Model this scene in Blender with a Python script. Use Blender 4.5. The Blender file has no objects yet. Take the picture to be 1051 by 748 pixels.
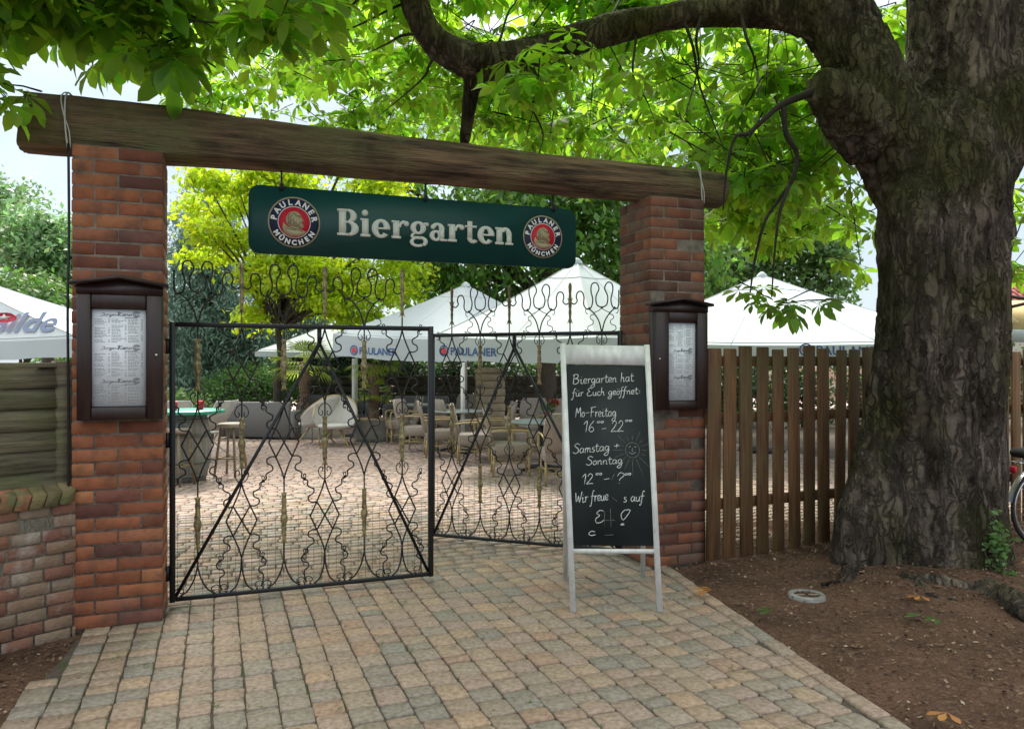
import bpy, math, random
import numpy as np
from mathutils import Vector, Matrix, noise as mnoise
R = math.radians
rng = np.random.default_rng(7)
random.seed(7)
S = bpy.context.scene
C = S.collection

# ------------------------------------------------------------------ camera
F, CX, CY, CH = 790.0, 525.5, 374.0, 1.6
cam = bpy.data.objects.new('camera', bpy.data.cameras.new('camera'))
C.objects.link(cam)
cam.location = (0, 0, CH)
cam.rotation_euler = (R(90), 0, 0)
cam.data.sensor_width = 36
cam.data.lens = 36 * F / 1051
cam.data.clip_start = 0.05
cam.data.clip_end = 1500
S.camera = cam

# ------------------------------------------------------------------ world, sun, exposure
SUN_EL, SUN_AZ = 50, -15          # azimuth: degrees from +Y towards +X (the sun stands behind the garden)
W = bpy.data.worlds.new('World'); S.world = W
W.use_nodes = True
nt = W.node_tree; nt.nodes.clear()
def wn(t, **k):
    n = nt.nodes.new(t)
    for a, b in k.items(): setattr(n, a, b)
    return n
sky = wn('ShaderNodeTexSky', sky_type='NISHITA')
sky.sun_disc = False
sky.sun_elevation = R(SUN_EL); sky.sun_rotation = R(SUN_AZ)
sky.air_density = 1.0; sky.dust_density = 2.0
tc = wn('ShaderNodeTexCoord')
mp = wn('ShaderNodeMapping'); mp.inputs['Scale'].default_value = (1.0, 1.0, 2.2)
cl = wn('ShaderNodeTexNoise'); cl.inputs['Scale'].default_value = 2.2; cl.inputs['Detail'].default_value = 6
cr = wn('ShaderNodeValToRGB')
cr.color_ramp.elements[0].position = 0.30; cr.color_ramp.elements[0].color = (.72, .72, .72, 1)
cr.color_ramp.elements[1].position = 0.65; cr.color_ramp.elements[1].color = (.97, .97, .97, 1)
mx = wn('ShaderNodeMix', data_type='RGBA')
sx = wn('ShaderNodeSeparateXYZ'); zr = wn('ShaderNodeMapRange'); zr.inputs['From Min'].default_value = .30; zr.inputs['From Max'].default_value = .95
zm = wn('ShaderNodeMix', data_type='RGBA'); zm.inputs['A'].default_value = (2.6, 3.1, 3.5, 1); zm.inputs['B'].default_value = (11.0, 10.8, 10.5, 1)
bg = wn('ShaderNodeBackground'); bg.inputs['Strength'].default_value = 0.10
wo = wn('ShaderNodeOutputWorld')
L = nt.links.new
L(tc.outputs['Generated'], mp.inputs['Vector']); L(mp.outputs[0], cl.inputs['Vector'])
L(cl.outputs['Fac'], cr.inputs['Fac']); L(cr.outputs['Color'], mx.inputs['Factor'])
L(tc.outputs['Generated'], sx.inputs[0]); L(sx.outputs['Z'], zr.inputs['Value']); L(zr.outputs[0], zm.inputs['Factor']); L(zm.outputs['Result'], mx.inputs['B'])
L(sky.outputs[0], mx.inputs['A']); L(mx.outputs['Result'], bg.inputs['Color'])
L(bg.outputs[0], wo.inputs['Surface'])
sl = bpy.data.lights.new('sun', 'SUN'); sl.energy = 2.6; sl.angle = R(16); sl.color = (1, .95, .85)
so = bpy.data.objects.new('sun', sl); C.objects.link(so)
az = R(SUN_AZ); el = R(SUN_EL)
sd = Vector((math.sin(az) * math.cos(el), math.cos(az) * math.cos(el), math.sin(el)))
so.rotation_euler = sd.to_track_quat('Z', 'Y').to_euler()
so.location = (0, 0, 30)
S.view_settings.view_transform = 'Standard'
S.view_settings.look = 'None'
S.view_settings.exposure = 1.42
S.view_settings.gamma = 1
S.view_settings.use_curve_mapping = False

# ------------------------------------------------------------------ materials
def mat(name, col, rough=.8, col2=None, scale=5, stretch=(1, 1, 1), bump=0, bscale=None, metal=0, island=0,
        trans=0, spec=.5, ramp=None, moss=None, detail=5, hue=0, contrast=(.35, .65), bdist=.02, ramp_src=None):
    m = bpy.data.materials.new(name); m.use_nodes = True
    t = m.node_tree; n = t.nodes; l = t.links.new
    b = n['Principled BSDF']; out = n['Material Output']
    b.inputs['Roughness'].default_value = rough; b.inputs['Metallic'].default_value = metal
    b.inputs['Specular IOR Level'].default_value = spec
    tc = n.new('ShaderNodeTexCoord'); mp = n.new('ShaderNodeMapping'); mp.inputs['Scale'].default_value = stretch
    l(tc.outputs['Object'], mp.inputs['Vector'])
    nz = n.new('ShaderNodeTexNoise'); nz.inputs['Scale'].default_value = scale; nz.inputs['Detail'].default_value = detail
    l(mp.outputs[0], nz.inputs['Vector'])
    mr = n.new('ShaderNodeMapRange'); mr.inputs['From Min'].default_value = contrast[0]; mr.inputs['From Max'].default_value = contrast[1]
    l(nz.outputs['Fac'], mr.inputs['Value'])
    mixn = n.new('ShaderNodeMix'); mixn.data_type = 'RGBA'
    l(mr.outputs[0], mixn.inputs['Factor'])
    geo = n.new('ShaderNodeNewGeometry')
    if ramp:
        rp = n.new('ShaderNodeValToRGB'); rp.color_ramp.interpolation = 'LINEAR'
        while len(rp.color_ramp.elements) < len(ramp): rp.color_ramp.elements.new(.5)
        for i, (p, c) in enumerate(ramp):
            rp.color_ramp.elements[i].position = p; rp.color_ramp.elements[i].color = (*c, 1)
        l(geo.outputs['Random Per Island'], rp.inputs['Fac'])
        l(rp.outputs[0], mixn.inputs['A'])
        dk = n.new('ShaderNodeMix'); dk.data_type = 'RGBA'; dk.blend_type = 'MULTIPLY'; dk.inputs['Factor'].default_value = 1
        l(rp.outputs[0], dk.inputs['A']); dk.inputs['B'].default_value = (*(col2 or (.75, .75, .75)), 1)
        l(dk.outputs['Result'], mixn.inputs['B'])
    else:
        mixn.inputs['A'].default_value = (*col, 1)
        mixn.inputs['B'].default_value = (*(col2 or col), 1)
    cur = mixn.outputs['Result']
    if island:
        hs = n.new('ShaderNodeHueSaturation')
        m1 = n.new('ShaderNodeMapRange'); m1.inputs['To Min'].default_value = 1 - island; m1.inputs['To Max'].default_value = 1 + island
        l(geo.outputs['Random Per Island'], m1.inputs['Value']); l(m1.outputs[0], hs.inputs['Value'])
        if hue:
            m2 = n.new('ShaderNodeMapRange'); m2.inputs['To Min'].default_value = .5 - hue; m2.inputs['To Max'].default_value = .5 + hue
            l(geo.outputs['Random Per Island'], m2.inputs['Value']); l(m2.outputs[0], hs.inputs['Hue'])
        l(cur, hs.inputs['Color']); cur = hs.outputs['Color']
    if moss:
        mc, ms, lo, hi = moss
        nm = n.new('ShaderNodeTexNoise'); nm.inputs['Scale'].default_value = ms; nm.inputs['Detail'].default_value = 8
        nm.inputs['Roughness'].default_value = .65
        l(tc.outputs['Object'], nm.inputs['Vector'])
        mm = n.new('ShaderNodeMapRange'); mm.inputs['From Min'].default_value = lo; mm.inputs['From Max'].default_value = hi
        l(nm.outputs['Fac'], mm.inputs['Value'])
        mo = n.new('ShaderNodeMix'); mo.data_type = 'RGBA'; mo.inputs['B'].default_value = (*mc, 1)
        l(mm.outputs[0], mo.inputs['Factor']); l(cur, mo.inputs['A']); cur = mo.outputs['Result']
    l(cur, b.inputs['Base Color'])
    if bump:
        nb = n.new('ShaderNodeTexNoise'); nb.inputs['Scale'].default_value = bscale or scale * 4; nb.inputs['Detail'].default_value = 8
        l(mp.outputs[0], nb.inputs['Vector'])
        bp = n.new('ShaderNodeBump'); bp.inputs['Strength'].default_value = bump; bp.inputs['Distance'].default_value = bdist
        l(nb.outputs['Fac'], bp.inputs['Height']); l(bp.outputs[0], b.inputs['Normal'])
    if trans:
        tr = n.new('ShaderNodeBsdfTranslucent'); ms_ = n.new('ShaderNodeMixShader'); ms_.inputs[0].default_value = trans
        hs2 = n.new('ShaderNodeHueSaturation'); hs2.inputs['Value'].default_value = 1.0
        l(cur, hs2.inputs['Color'])
        if isinstance(trans, tuple): pass
        l(hs2.outputs[0], tr.inputs['Color'])
        l(b.outputs[0], ms_.inputs[1]); l(tr.outputs[0], ms_.inputs[2]); l(ms_.outputs[0], out.inputs['Surface'])
        m['tr'] = 1
    return m

def leafmat(name, col, tcol, island=.25, hue=.02, trans=.5, rough=.5, clump=2.0):
    m = mat(name, col, rough, tuple(c * .8 for c in col), clump, island=island, hue=hue, trans=trans)
    t = m.node_tree
    tr = [x for x in t.nodes if x.type == 'BSDF_TRANSLUCENT'][0]
    # the light that comes through a leaf is yellower than the light off it
    hs = tr.inputs['Color'].links[0].from_node
    src = hs.inputs['Color'].links[0].from_socket
    mu = t.nodes.new('ShaderNodeMix'); mu.data_type = 'RGBA'; mu.blend_type = 'MULTIPLY'; mu.inputs['Factor'].default_value = 1
    mu.inputs['B'].default_value = tuple(a / max(b, 1e-3) for a, b in zip(tcol, col)) + (1,)
    t.links.new(src, mu.inputs['A']); t.links.new(mu.outputs['Result'], tr.inputs['Color'])
    return m

def bark_mat(name, base, light, moss, sc=1.0, strength=1.0):
    m = bpy.data.materials.new(name); m.use_nodes = True
    t = m.node_tree; n = t.nodes; l = t.links.new; b = n['Principled BSDF']
    b.inputs['Roughness'].default_value = .95; b.inputs['Specular IOR Level'].default_value = .2
    tc = n.new('ShaderNodeTexCoord')
    wz = n.new('ShaderNodeTexNoise'); wz.inputs['Scale'].default_value = 4 * sc; wz.inputs['Detail'].default_value = 7; wz.inputs['Roughness'].default_value = .62
    l(tc.outputs['Object'], wz.inputs['Vector'])
    add = n.new('ShaderNodeVectorMath'); add.operation = 'MULTIPLY_ADD'
    add.inputs[1].default_value = (.16, .16, .45)
    l(wz.outputs['Color'], add.inputs[0]); l(tc.outputs['Object'], add.inputs[2])
    mp = n.new('ShaderNodeMapping'); mp.inputs['Scale'].default_value = (1, 1, .30)
    l(add.outputs[0], mp.inputs['Vector'])
    def plates(scale, edge):
        v = n.new('ShaderNodeTexVoronoi'); v.feature = 'DISTANCE_TO_EDGE'; v.inputs['Scale'].default_value = scale * sc
        l(mp.outputs[0], v.inputs['Vector'])
        r_ = n.new('ShaderNodeMapRange'); r_.inputs['From Max'].default_value = edge; l(v.outputs['Distance'], r_.inputs['Value']); return r_.outputs[0]
    p1, p2 = plates(9, .10), plates(21, .16)
    mk = n.new('ShaderNodeTexNoise'); mk.inputs['Scale'].default_value = 2.3; mk.inputs['Detail'].default_value = 4; l(tc.outputs['Object'], mk.inputs['Vector'])
    mkr = n.new('ShaderNodeMapRange'); mkr.inputs['From Min'].default_value = .44; mkr.inputs['From Max'].default_value = .56; l(mk.outputs['Fac'], mkr.inputs['Value'])
    pm = n.new('ShaderNodeMix'); pm.data_type = 'FLOAT'; l(mkr.outputs[0], pm.inputs['Factor']); l(p1, pm.inputs['A']); l(p2, pm.inputs['B'])
    # long vertical furrows
    mf = n.new('ShaderNodeMapping'); mf.inputs['Scale'].default_value = (1, 1, .10); l(add.outputs[0], mf.inputs['Vector'])
    fu = n.new('ShaderNodeTexNoise'); fu.inputs['Scale'].default_value = 9 * sc; fu.inputs['Detail'].default_value = 5; l(mf.outputs[0], fu.inputs['Vector'])
    f1 = n.new('ShaderNodeMath'); f1.operation = 'SUBTRACT'; f1.inputs[1].default_value = .5; l(fu.outputs['Fac'], f1.inputs[0])
    f2 = n.new('ShaderNodeMath'); f2.operation = 'ABSOLUTE'; l(f1.outputs[0], f2.inputs[0])
    f3 = n.new('ShaderNodeMapRange'); f3.inputs['From Max'].default_value = .045; f3.inputs['To Min'].default_value = .0; l(f2.outputs[0], f3.inputs['Value'])
    vr = n.new('ShaderNodeMath'); vr.operation = 'MULTIPLY'; l(pm.outputs['Result'], vr.inputs[0]); l(f3.outputs[0], vr.inputs[1])
    fn = n.new('ShaderNodeTexNoise'); fn.inputs['Scale'].default_value = 26 * sc; fn.inputs['Detail'].default_value = 10; fn.inputs['Roughness'].default_value = .7
    l(mp.outputs[0], fn.inputs['Vector'])
    cn = n.new('ShaderNodeTexNoise'); cn.inputs['Scale'].default_value = 7; cn.inputs['Detail'].default_value = 8; l(mp.outputs[0], cn.inputs['Vector'])
    cm = n.new('ShaderNodeMapRange'); cm.inputs['From Min'].default_value = .38; cm.inputs['From Max'].default_value = .64; l(cn.outputs['Fac'], cm.inputs['Value'])
    c1 = n.new('ShaderNodeMix'); c1.data_type = 'RGBA'
    c1.inputs['A'].default_value = (*base, 1); c1.inputs['B'].default_value = (*light, 1)
    l(cm.outputs[0], c1.inputs['Factor'])
    lg = n.new('ShaderNodeTexNoise'); lg.inputs['Scale'].default_value = 1.6; lg.inputs['Detail'].default_value = 6
    l(tc.outputs['Object'], lg.inputs['Vector'])
    lm = n.new('ShaderNodeMapRange'); lm.inputs['From Min'].default_value = .44; lm.inputs['From Max'].default_value = .62
    l(lg.outputs['Fac'], lm.inputs['Value'])
    c2 = n.new('ShaderNodeMix'); c2.data_type = 'RGBA'; c2.inputs['B'].default_value = (*moss, 1)
    l(lm.outputs[0], c2.inputs['Factor']); l(c1.outputs['Result'], c2.inputs['A'])
    c3 = n.new('ShaderNodeMix'); c3.data_type = 'RGBA'; c3.blend_type = 'MULTIPLY'
    c3.inputs['Factor'].default_value = .75
    gr = n.new('ShaderNodeMapRange'); gr.inputs['To Min'].default_value = .30; gr.inputs['From Max'].default_value = .8
    l(vr.outputs[0], gr.inputs['Value'])
    l(c2.outputs['Result'], c3.inputs['A']); l(gr.outputs[0], c3.inputs['B'])
    c4 = n.new('ShaderNodeMix'); c4.data_type = 'RGBA'; c4.blend_type = 'OVERLAY'; c4.inputs['Factor'].default_value = .7
    l(c3.outputs['Result'], c4.inputs['A']); l(fn.outputs['Fac'], c4.inputs['B'])
    l(c4.outputs['Result'], b.inputs['Base Color'])
    ma = n.new('ShaderNodeMath'); ma.operation = 'MULTIPLY_ADD'; ma.inputs[1].default_value = .9
    l(fn.outputs['Fac'], ma.inputs[0]); l(vr.outputs[0], ma.inputs[2])
    bp = n.new('ShaderNodeBump'); bp.inputs['Strength'].default_value = strength; bp.inputs['Distance'].default_value = .03
    l(ma.outputs[0], bp.inputs['Height']); l(bp.outputs[0], b.inputs['Normal'])
    return m

M = {}
M['brick'] = mat('brick', (0, 0, 0), .85, (.55, .55, .55), 9, ramp=[(0, (.11, .040, .032)), (.12, (.25, .078, .036)), (.4, (.32, .110, .046)), (.62, (.27, .090, .044)),
                 (.8, (.36, .145, .062)), (.9, (.18, .062, .044)), (1, (.14, .070, .058))], bump=.25, bscale=90, island=.12, moss=((.11, .055, .04), 6, .50, .70), contrast=(.45, .75))
M['brick_dusty'] = mat('brick_dusty', (0, 0, 0), .85, (.6, .6, .6), 9, ramp=[(0, (.10, .042, .03)), (.3, (.23, .078, .040)), (.6, (.27, .100, .050)),
                 (.85, (.18, .075, .048)), (1, (.14, .08, .055))], bump=.25, bscale=90, island=.15, moss=((.13, .085, .06), 4, .5, .68), contrast=(.45, .75))
M['old_brick'] = mat('old_brick', (0, 0, 0), .95, (.6, .6, .55), 7, ramp=[(0, (.25, .115, .08)), (.4, (.29, .13, .09)), (.7, (.25, .16, .11)), (1, (.23, .18, .13))],
                 bump=.45, bscale=60, moss=((.44, .38, .33), 3.5, .50, .70), island=.2)
M['coping_brick'] = mat('coping_brick', (0, 0, 0), .95, (.5, .55, .4), 6, ramp=[(0, (.20, .17, .09)), (.35, (.26, .20, .10)), (.6, (.38, .14, .09)), (1, (.34, .13, .08))], bump=.8, bscale=30, island=.2,
                 moss=((.12, .14, .06), 5, .5, .65))
M['mortar'] = mat('mortar', (.24, .20, .165), .95, (.13, .105, .085), 12, bump=.6, bscale=80)
M['old_mortar'] = mat('old_mortar', (.20, .175, .14), .95, (.12, .10, .08), 8, bump=.8, bscale=50)
M['beam'] = mat('beam_wood', (.25, .155, .092), .85, (.03, .02, .013), 3.5, (.5, 3.4, 6), bump=1, bscale=17, moss=((.16, .15, .065), 1.8, .46, .68), detail=9, bdist=.03)
M['board_old'] = mat('weathered_board', (.30, .265, .18), .9, (.11, .10, .065), 4, (.6, 3, 9), bump=.7, bscale=20, moss=((.20, .23, .09), 2.2, .42, .66), island=.18)
M['slat'] = mat('fence_slat', (.19, .088, .034), .75, (.085, .042, .018), 5, (9, 3, .5), bump=.4, bscale=14, moss=((.13, .095, .038), 1.6, .46, .7), island=.22)
M['iron'] = mat('black_iron', (.010, .010, .011), .6, (.022, .020, .018), 30, metal=.2, bump=.2, bscale=120)
M['iron_black'] = mat('black_steel', (.015, .016, .018), .4, metal=.3)
M['brass'] = mat('aged_brass', (.42, .34, .16), .5, (.13, .11, .07), 45, metal=.55, bump=.3)
M['wire'] = mat('galvanised_wire', (.16, .16, .15), .5, metal=.4)
M['green_board'] = mat('green_enamel', (.006, .062, .055), .45, (.006, .050, .046), 3, spec=.4)
M['letter_cream'] = mat('cream_letter', (.62, .64, .58), .5, spec=.2)
M['logo_gold'] = mat('logo_gold', (.40, .34, .20), .5)
M['logo_navy'] = mat('logo_navy', (.012, .02, .06), .5)
M['logo_red'] = mat('logo_red', (.55, .012, .035), .5)
M['logo_white'] = mat('logo_white', (.75, .75, .72), .5)
M['logo_brown'] = mat('logo_brown', (.09, .075, .05), .5)
M['case'] = mat('dark_cabinet_wood', (.030, .013, .011), .4, (.018, .009, .008), 6, (8, 8, 1), bump=.15)
M['paper'] = mat('menu_paper', (.78, .82, .86), .6, (.74, .78, .82), 3)
M['ink'] = mat('grey_ink', (.22, .24, .27), .7)
M['ink_dark'] = mat('dark_ink', (.05, .055, .06), .7)
M['slate'] = mat('slate_black', (.014, .020, .021), .75, (.028, .034, .036), 3, detail=8, spec=.3)
M['chalk'] = mat('chalk_white', (.72, .74, .72), .95, (.45, .47, .46), 60)
M['chalk_faint'] = mat('chalk_faint', (.30, .30, .24), .95, (.18, .18, .15), 60)
M['white_wood'] = mat('white_painted_wood', (.74, .75, .73), .6, (.60, .61, .59), 9, (3, 3, 1), bump=.15, moss=((.22, .20, .17), 14, .62, .72))
M['soil'] = mat('soil', (.155, .090, .062), 1, (.085, .051, .036), 2.2, bump=1, bscale=45, moss=((.19, .125, .085), 22, .52, .66), detail=10, spec=.1, bdist=.05)
M['grit'] = mat('joint_grit', (.070, .055, .042), 1, (.11, .09, .07), 14, bump=.8, bscale=90, moss=((.055, .07, .025), 3, .52, .62))
PR = [(0, (0.435, 0.29, 0.205)), (0.16, (0.349, 0.294, 0.234)), (0.3, (0.291, 0.265, 0.223)), (0.46, (0.428, 0.319, 0.223)), (0.58, (0.363, 0.276, 0.226)), (0.7, (0.399, 0.298, 0.23)), (0.82, (0.277, 0.258, 0.219)), (0.92, (0.442, 0.312, 0.212)), (1, (0.342, 0.283, 0.226))]
M['paver'] = mat('paving_stone', (0, 0, 0), .9, (.62, .60, .57), 38, ramp=PR, bump=1, bscale=160, island=.08, moss=((.13, .115, .09), 7, .60, .80), detail=9, bdist=.006)
PK = [(0, (.46, .33, .28)), (.3, (.40, .33, .30)), (.55, (.50, .37, .31)), (.8, (.42, .31, .27)), (1, (.48, .37, .30))]
M['paver_pink'] = mat('pink_paving_stone', (0, 0, 0), .9, (.72, .70, .68), 9, ramp=PK, bump=.6, bscale=90, island=.08)
M['canvas'] = mat('white_canvas', (.62, .69, .74), .8, (.57, .64, .68), 1.2, trans=.28)
M['canvas_seam'] = mat('canvas_seam', (.52, .54, .54), .8)
M['canvas_beige'] = mat('beige_canvas', (.66, .58, .40), .8, (.62, .53, .36), 1.5, trans=.25)
M['canvas_yellow'] = mat('yellow_canvas', (.72, .55, .27), .8, (.66, .50, .25), 1.5, trans=.25)
M['pole'] = mat('white_pole', (.66, .66, .64), .4)
M['blue_ink'] = mat('blue_print', (.05, .12, .33), .7)
M['grey_print'] = mat('slate_blue_print', (.16, .20, .32), .7)
M['red_print'] = mat('red_print', (.62, .06, .10), .7)
M['brown_print'] = mat('brown_print', (.18, .13, .08), .7)
M['rattan'] = mat('taupe_rattan', (.40, .34, .29), .75, (.29, .245, .21), 60, bump=.5, bscale=160)
M['rattan_white'] = mat('pale_rattan', (.62, .60, .57), .75, (.50, .48, .46), 50, bump=.5, bscale=160)
M['rattan_grey'] = mat('grey_rattan', (.17, .165, .165), .75, (.12, .118, .118), 50, bump=.5, bscale=120)
M['bamboo'] = mat('bamboo_cane', (.50, .38, .18), .5, (.34, .25, .12), 22, (1, 1, 3))
M['bamboo_dark'] = mat('dark_cane', (.30, .23, .14), .5, (.18, .13, .08), 22, (1, 1, 3))
M['dark'] = mat('dark_plastic', (.03, .032, .035), .5)
M['grey_top'] = mat('grey_table_top', (.36, .40, .38), .35, (.30, .34, .33), 10)
M['teal'] = mat('teal_tabletop', (.03, .30, .22), .35, (.04, .36, .27), 5)
M['barrel'] = mat('grey_barrel_wood', (.30, .29, .27), .8, (.20, .19, .18), 5, (8, 8, .7), bump=.5)
M['pot'] = mat('pale_grey_stone', (.42, .42, .40), .8, (.33, .33, .32), 6, bump=.3)
M['sand'] = mat('tan_gravel', (.45, .32, .22), 1, (.30, .2, .14), 40, bump=.5)
M['stone_tan'] = mat('tan_stone', (.46, .38, .26), .8, (.36, .29, .20), 6, bump=.5)
M['red'] = mat('red_glass', (.65, .02, .05), .3)
M['terracotta'] = mat('red_pot', (.42, .05, .05), .6)
M['roof'] = mat('red_roof_tile', (.42, .13, .11), .8, (.30, .09, .08), 8, bump=.3)
M['plaster'] = mat('cream_plaster', (.60, .56, .48), .9, (.55, .51, .44), 3)
M['glass_dark'] = mat('window_glass', (.04, .05, .06), .1)
M['hedge_core'] = mat('hedge_core', (.010, .022, .008), 1)
M['bark'] = bark_mat('chestnut_bark', (.052, .041, .031), (.205, .168, .135), (.075, .070, .030))
M['twig'] = mat('twig_bark', (.016, .013, .010), .95, (.03, .026, .018), 8, bump=.5)
M['bark_far'] = mat('tree_bark', (.07, .055, .04), .95, (.04, .032, .024), 8, (4, 4, .6), bump=.6)
M['palm_bark'] = mat('palm_fibre', (.34, .24, .18), 1, (.18, .11, .08), 18, (2, 2, 5), bump=1)
M['palm_leaf'] = leafmat('palm_leaf', (.30, .42, .06), (.60, .75, .08))
M['lf_near'] = leafmat('chestnut_leaf', (.060, .125, .022), (.54, .88, .05), island=.42, hue=.016, trans=.62, clump=1.4)
M['lf_mid'] = leafmat('chestnut_leaf_far', (.075, .16, .036), (.25, .48, .06), island=.35)
M['lf_yellow'] = leafmat('golden_leaf', (.34, .46, .015), (.72, .90, .02), island=.2)
M['lf_blue'] = leafmat('blue_needles', (.17, .28, .22), (.20, .34, .26), island=.3, trans=.35)
M['lf_dark'] = leafmat('dark_hedge_leaf', (.020, .050, .014), (.05, .12, .02), island=.4, trans=.3)
M['lf_bush'] = leafmat('bush_leaf', (.085, .19, .045), (.18, .36, .06), island=.35, trans=.35)
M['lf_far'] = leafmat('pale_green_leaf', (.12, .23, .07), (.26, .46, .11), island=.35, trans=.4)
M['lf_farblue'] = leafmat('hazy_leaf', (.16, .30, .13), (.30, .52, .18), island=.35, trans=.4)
M['petal'] = leafmat('red_petal', (.60, .05, .04), (.7, .1, .05))
M['fallen'] = leafmat('fallen_leaf', (.42, .17, .05), (.5, .25, .05), trans=.2)
M['litter'] = mat('leaf_litter', (0, 0, 0), .95, (.7, .7, .7), 5, ramp=[(0, (.06, .035, .025)), (.5, (.16, .09, .055)), (.85, (.24, .15, .09)), (1, (.42, .34, .24))])
M['concrete'] = mat('pale_concrete', (.30, .29, .27), .9, (.16, .15, .135), 12, bump=.4)
M['rubber'] = mat('black_rubber', (.02, .02, .02), .8)
M['chrome'] = mat('chrome', (.55, .56, .58), .25, metal=.8)
M['cord'] = mat('white_cord', (.50, .50, .48), .6)

# ------------------------------------------------------------------ mesh helpers
class MB:
    def __init__(s): s.v = []; s.f = []; s.n = 0
    def add(s, v, f):
        v = np.asarray(v, float).reshape(-1, 3)
        s.v.append(v); o = s.n
        for q in f: s.f.append(tuple(int(i) + o for i in q))
        s.n += len(v); return s
    def box(s, x0, x1, y0, y1, z0, z1, ch=0, jit=0):
        if x1 < x0: x0, x1 = x1, x0
        if y1 < y0: y0, y1 = y1, y0
        if z1 < z0: z0, z1 = z1, z0
        if ch <= 0:
            v = [(x, y, z) for z in (z0, z1) for x, y in ((x0, y0), (x1, y0), (x1, y1), (x0, y1))]
            f = [(3, 2, 1, 0), (4, 5, 6, 7), (0, 1, 5, 4), (1, 2, 6, 5), (2, 3, 7, 6), (3, 0, 4, 7)]
            return s.add(v, f)
        v = []; lo = (x0, y0, z0); hi = (x1, y1, z1)
        idx = {}
        for cx in (0, 1):
            for cy in (0, 1):
                for cz in (0, 1):
                    for a in range(3):
                        p = []
                        for k, cc in enumerate((cx, cy, cz)):
                            val = hi[k] if cc else lo[k]
                            if k != a: val += -ch if cc else ch
                            p.append(val)
                        idx[(cx, cy, cz, a)] = len(v); v.append(p)
        f = []
        for a in range(3):
            b, c = [(1, 2), (2, 0), (0, 1)][a]
            for d in (0, 1):
                q = []
                for (u, w) in ((0, 0), (1, 0), (1, 1), (0, 1)):
                    k = [0, 0, 0]; k[a] = d; k[b] = u; k[c] = w; q.append(idx[(*k, a)])
                f.append(q if d else q[::-1])
        for a in range(3):           # edges along axis a
            b, c = [(1, 2), (2, 0), (0, 1)][a]
            for u in (0, 1):
                for w in (0, 1):
                    k0 = [0, 0, 0]; k0[b] = u; k0[c] = w; k1 = list(k0); k1[a] = 1
                    q = [idx[(*k0, b)], idx[(*k1, b)], idx[(*k1, c)], idx[(*k0, c)]]
                    f.append(q if (u ^ w) else q[::-1])
        for cx in (0, 1):
            for cy in (0, 1):
                for cz in (0, 1):
                    q = [idx[(cx, cy, cz, 0)], idx[(cx, cy, cz, 1)], idx[(cx, cy, cz, 2)]]
                    f.append(q if (cx + cy + cz) % 2 else q[::-1])
        v = np.array(v)
        if jit: v = v + rng.normal(0, jit, (1, 3)) + rng.normal(0, jit * .5, v.shape)
        return s.add(v, f)
    def tube(s, pts, r, n=6, cap=True, flat=None):
        P = np.asarray(pts, float); k = len(P)
        rr = np.full(k, r) if np.isscalar(r) else np.asarray(r, float)
        T = np.gradient(P, axis=0); T /= np.linalg.norm(T, axis=1, keepdims=True) + 1e-12
        up = np.array((0, 0, 1.)) if abs(T[0][2]) < .9 else np.array((0, 1., 0))
        a = np.cross(T[0], up); a /= np.linalg.norm(a)
        vs = []; ang = np.arange(n) * 2 * math.pi / n + math.pi / n
        for i in range(k):
            a = a - T[i] * a.dot(T[i]); a /= np.linalg.norm(a) + 1e-12
            b = np.cross(T[i], a)
            vs.append(P[i] + rr[i] * (np.outer(np.cos(ang), a) + np.outer(np.sin(ang), b)))
        f = []
        for i in range(k - 1):
            for j in range(n):
                j2 = (j + 1) % n
                f.append((i * n + j, i * n + j2, (i + 1) * n + j2, (i + 1) * n + j))
        if cap: f.append(tuple(range(n))[::-1]); f.append(tuple((k - 1) * n + j for j in range(n)))
        return s.add(np.vstack(vs), f)
    def lathe(s, prof, n=16, c=(0, 0, 0), cap=True):
        k = len(prof); a = np.arange(n) * 2 * math.pi / n; v = []
        for r, z in prof: v += [(c[0] + r * math.cos(t), c[1] + r * math.sin(t), c[2] + z) for t in a]
        f = []
        for i in range(k - 1):
            for j in range(n):
                j2 = (j + 1) % n
                f.append((i * n + j, i * n + j2, (i + 1) * n + j2, (i + 1) * n + j))
        if cap: f.append(tuple(range(n))[::-1]); f.append(tuple((k - 1) * n + j for j in range(n)))
        return s.add(v, f)
    def prism(s, poly, y0, y1):
        """polygon given in (x, z), thickness from y0 (front) to y1 (back)"""
        n = len(poly)
        v = [(x, y0, z) for x, z in poly] + [(x, y1, z) for x, z in poly]
        f = [tuple(range(n)), tuple(range(2 * n - 1, n - 1, -1))]
        for i in range(n):
            j = (i + 1) % n; f.append((j, i, n + i, n + j))
        return s.add(v, f)
    def build(s, name, m, parent=None, smooth=False):
        V = np.vstack(s.v) if s.v else np.zeros((0, 3))
        return mesh_obj(name, V, s.f, m, parent, smooth)

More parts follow.
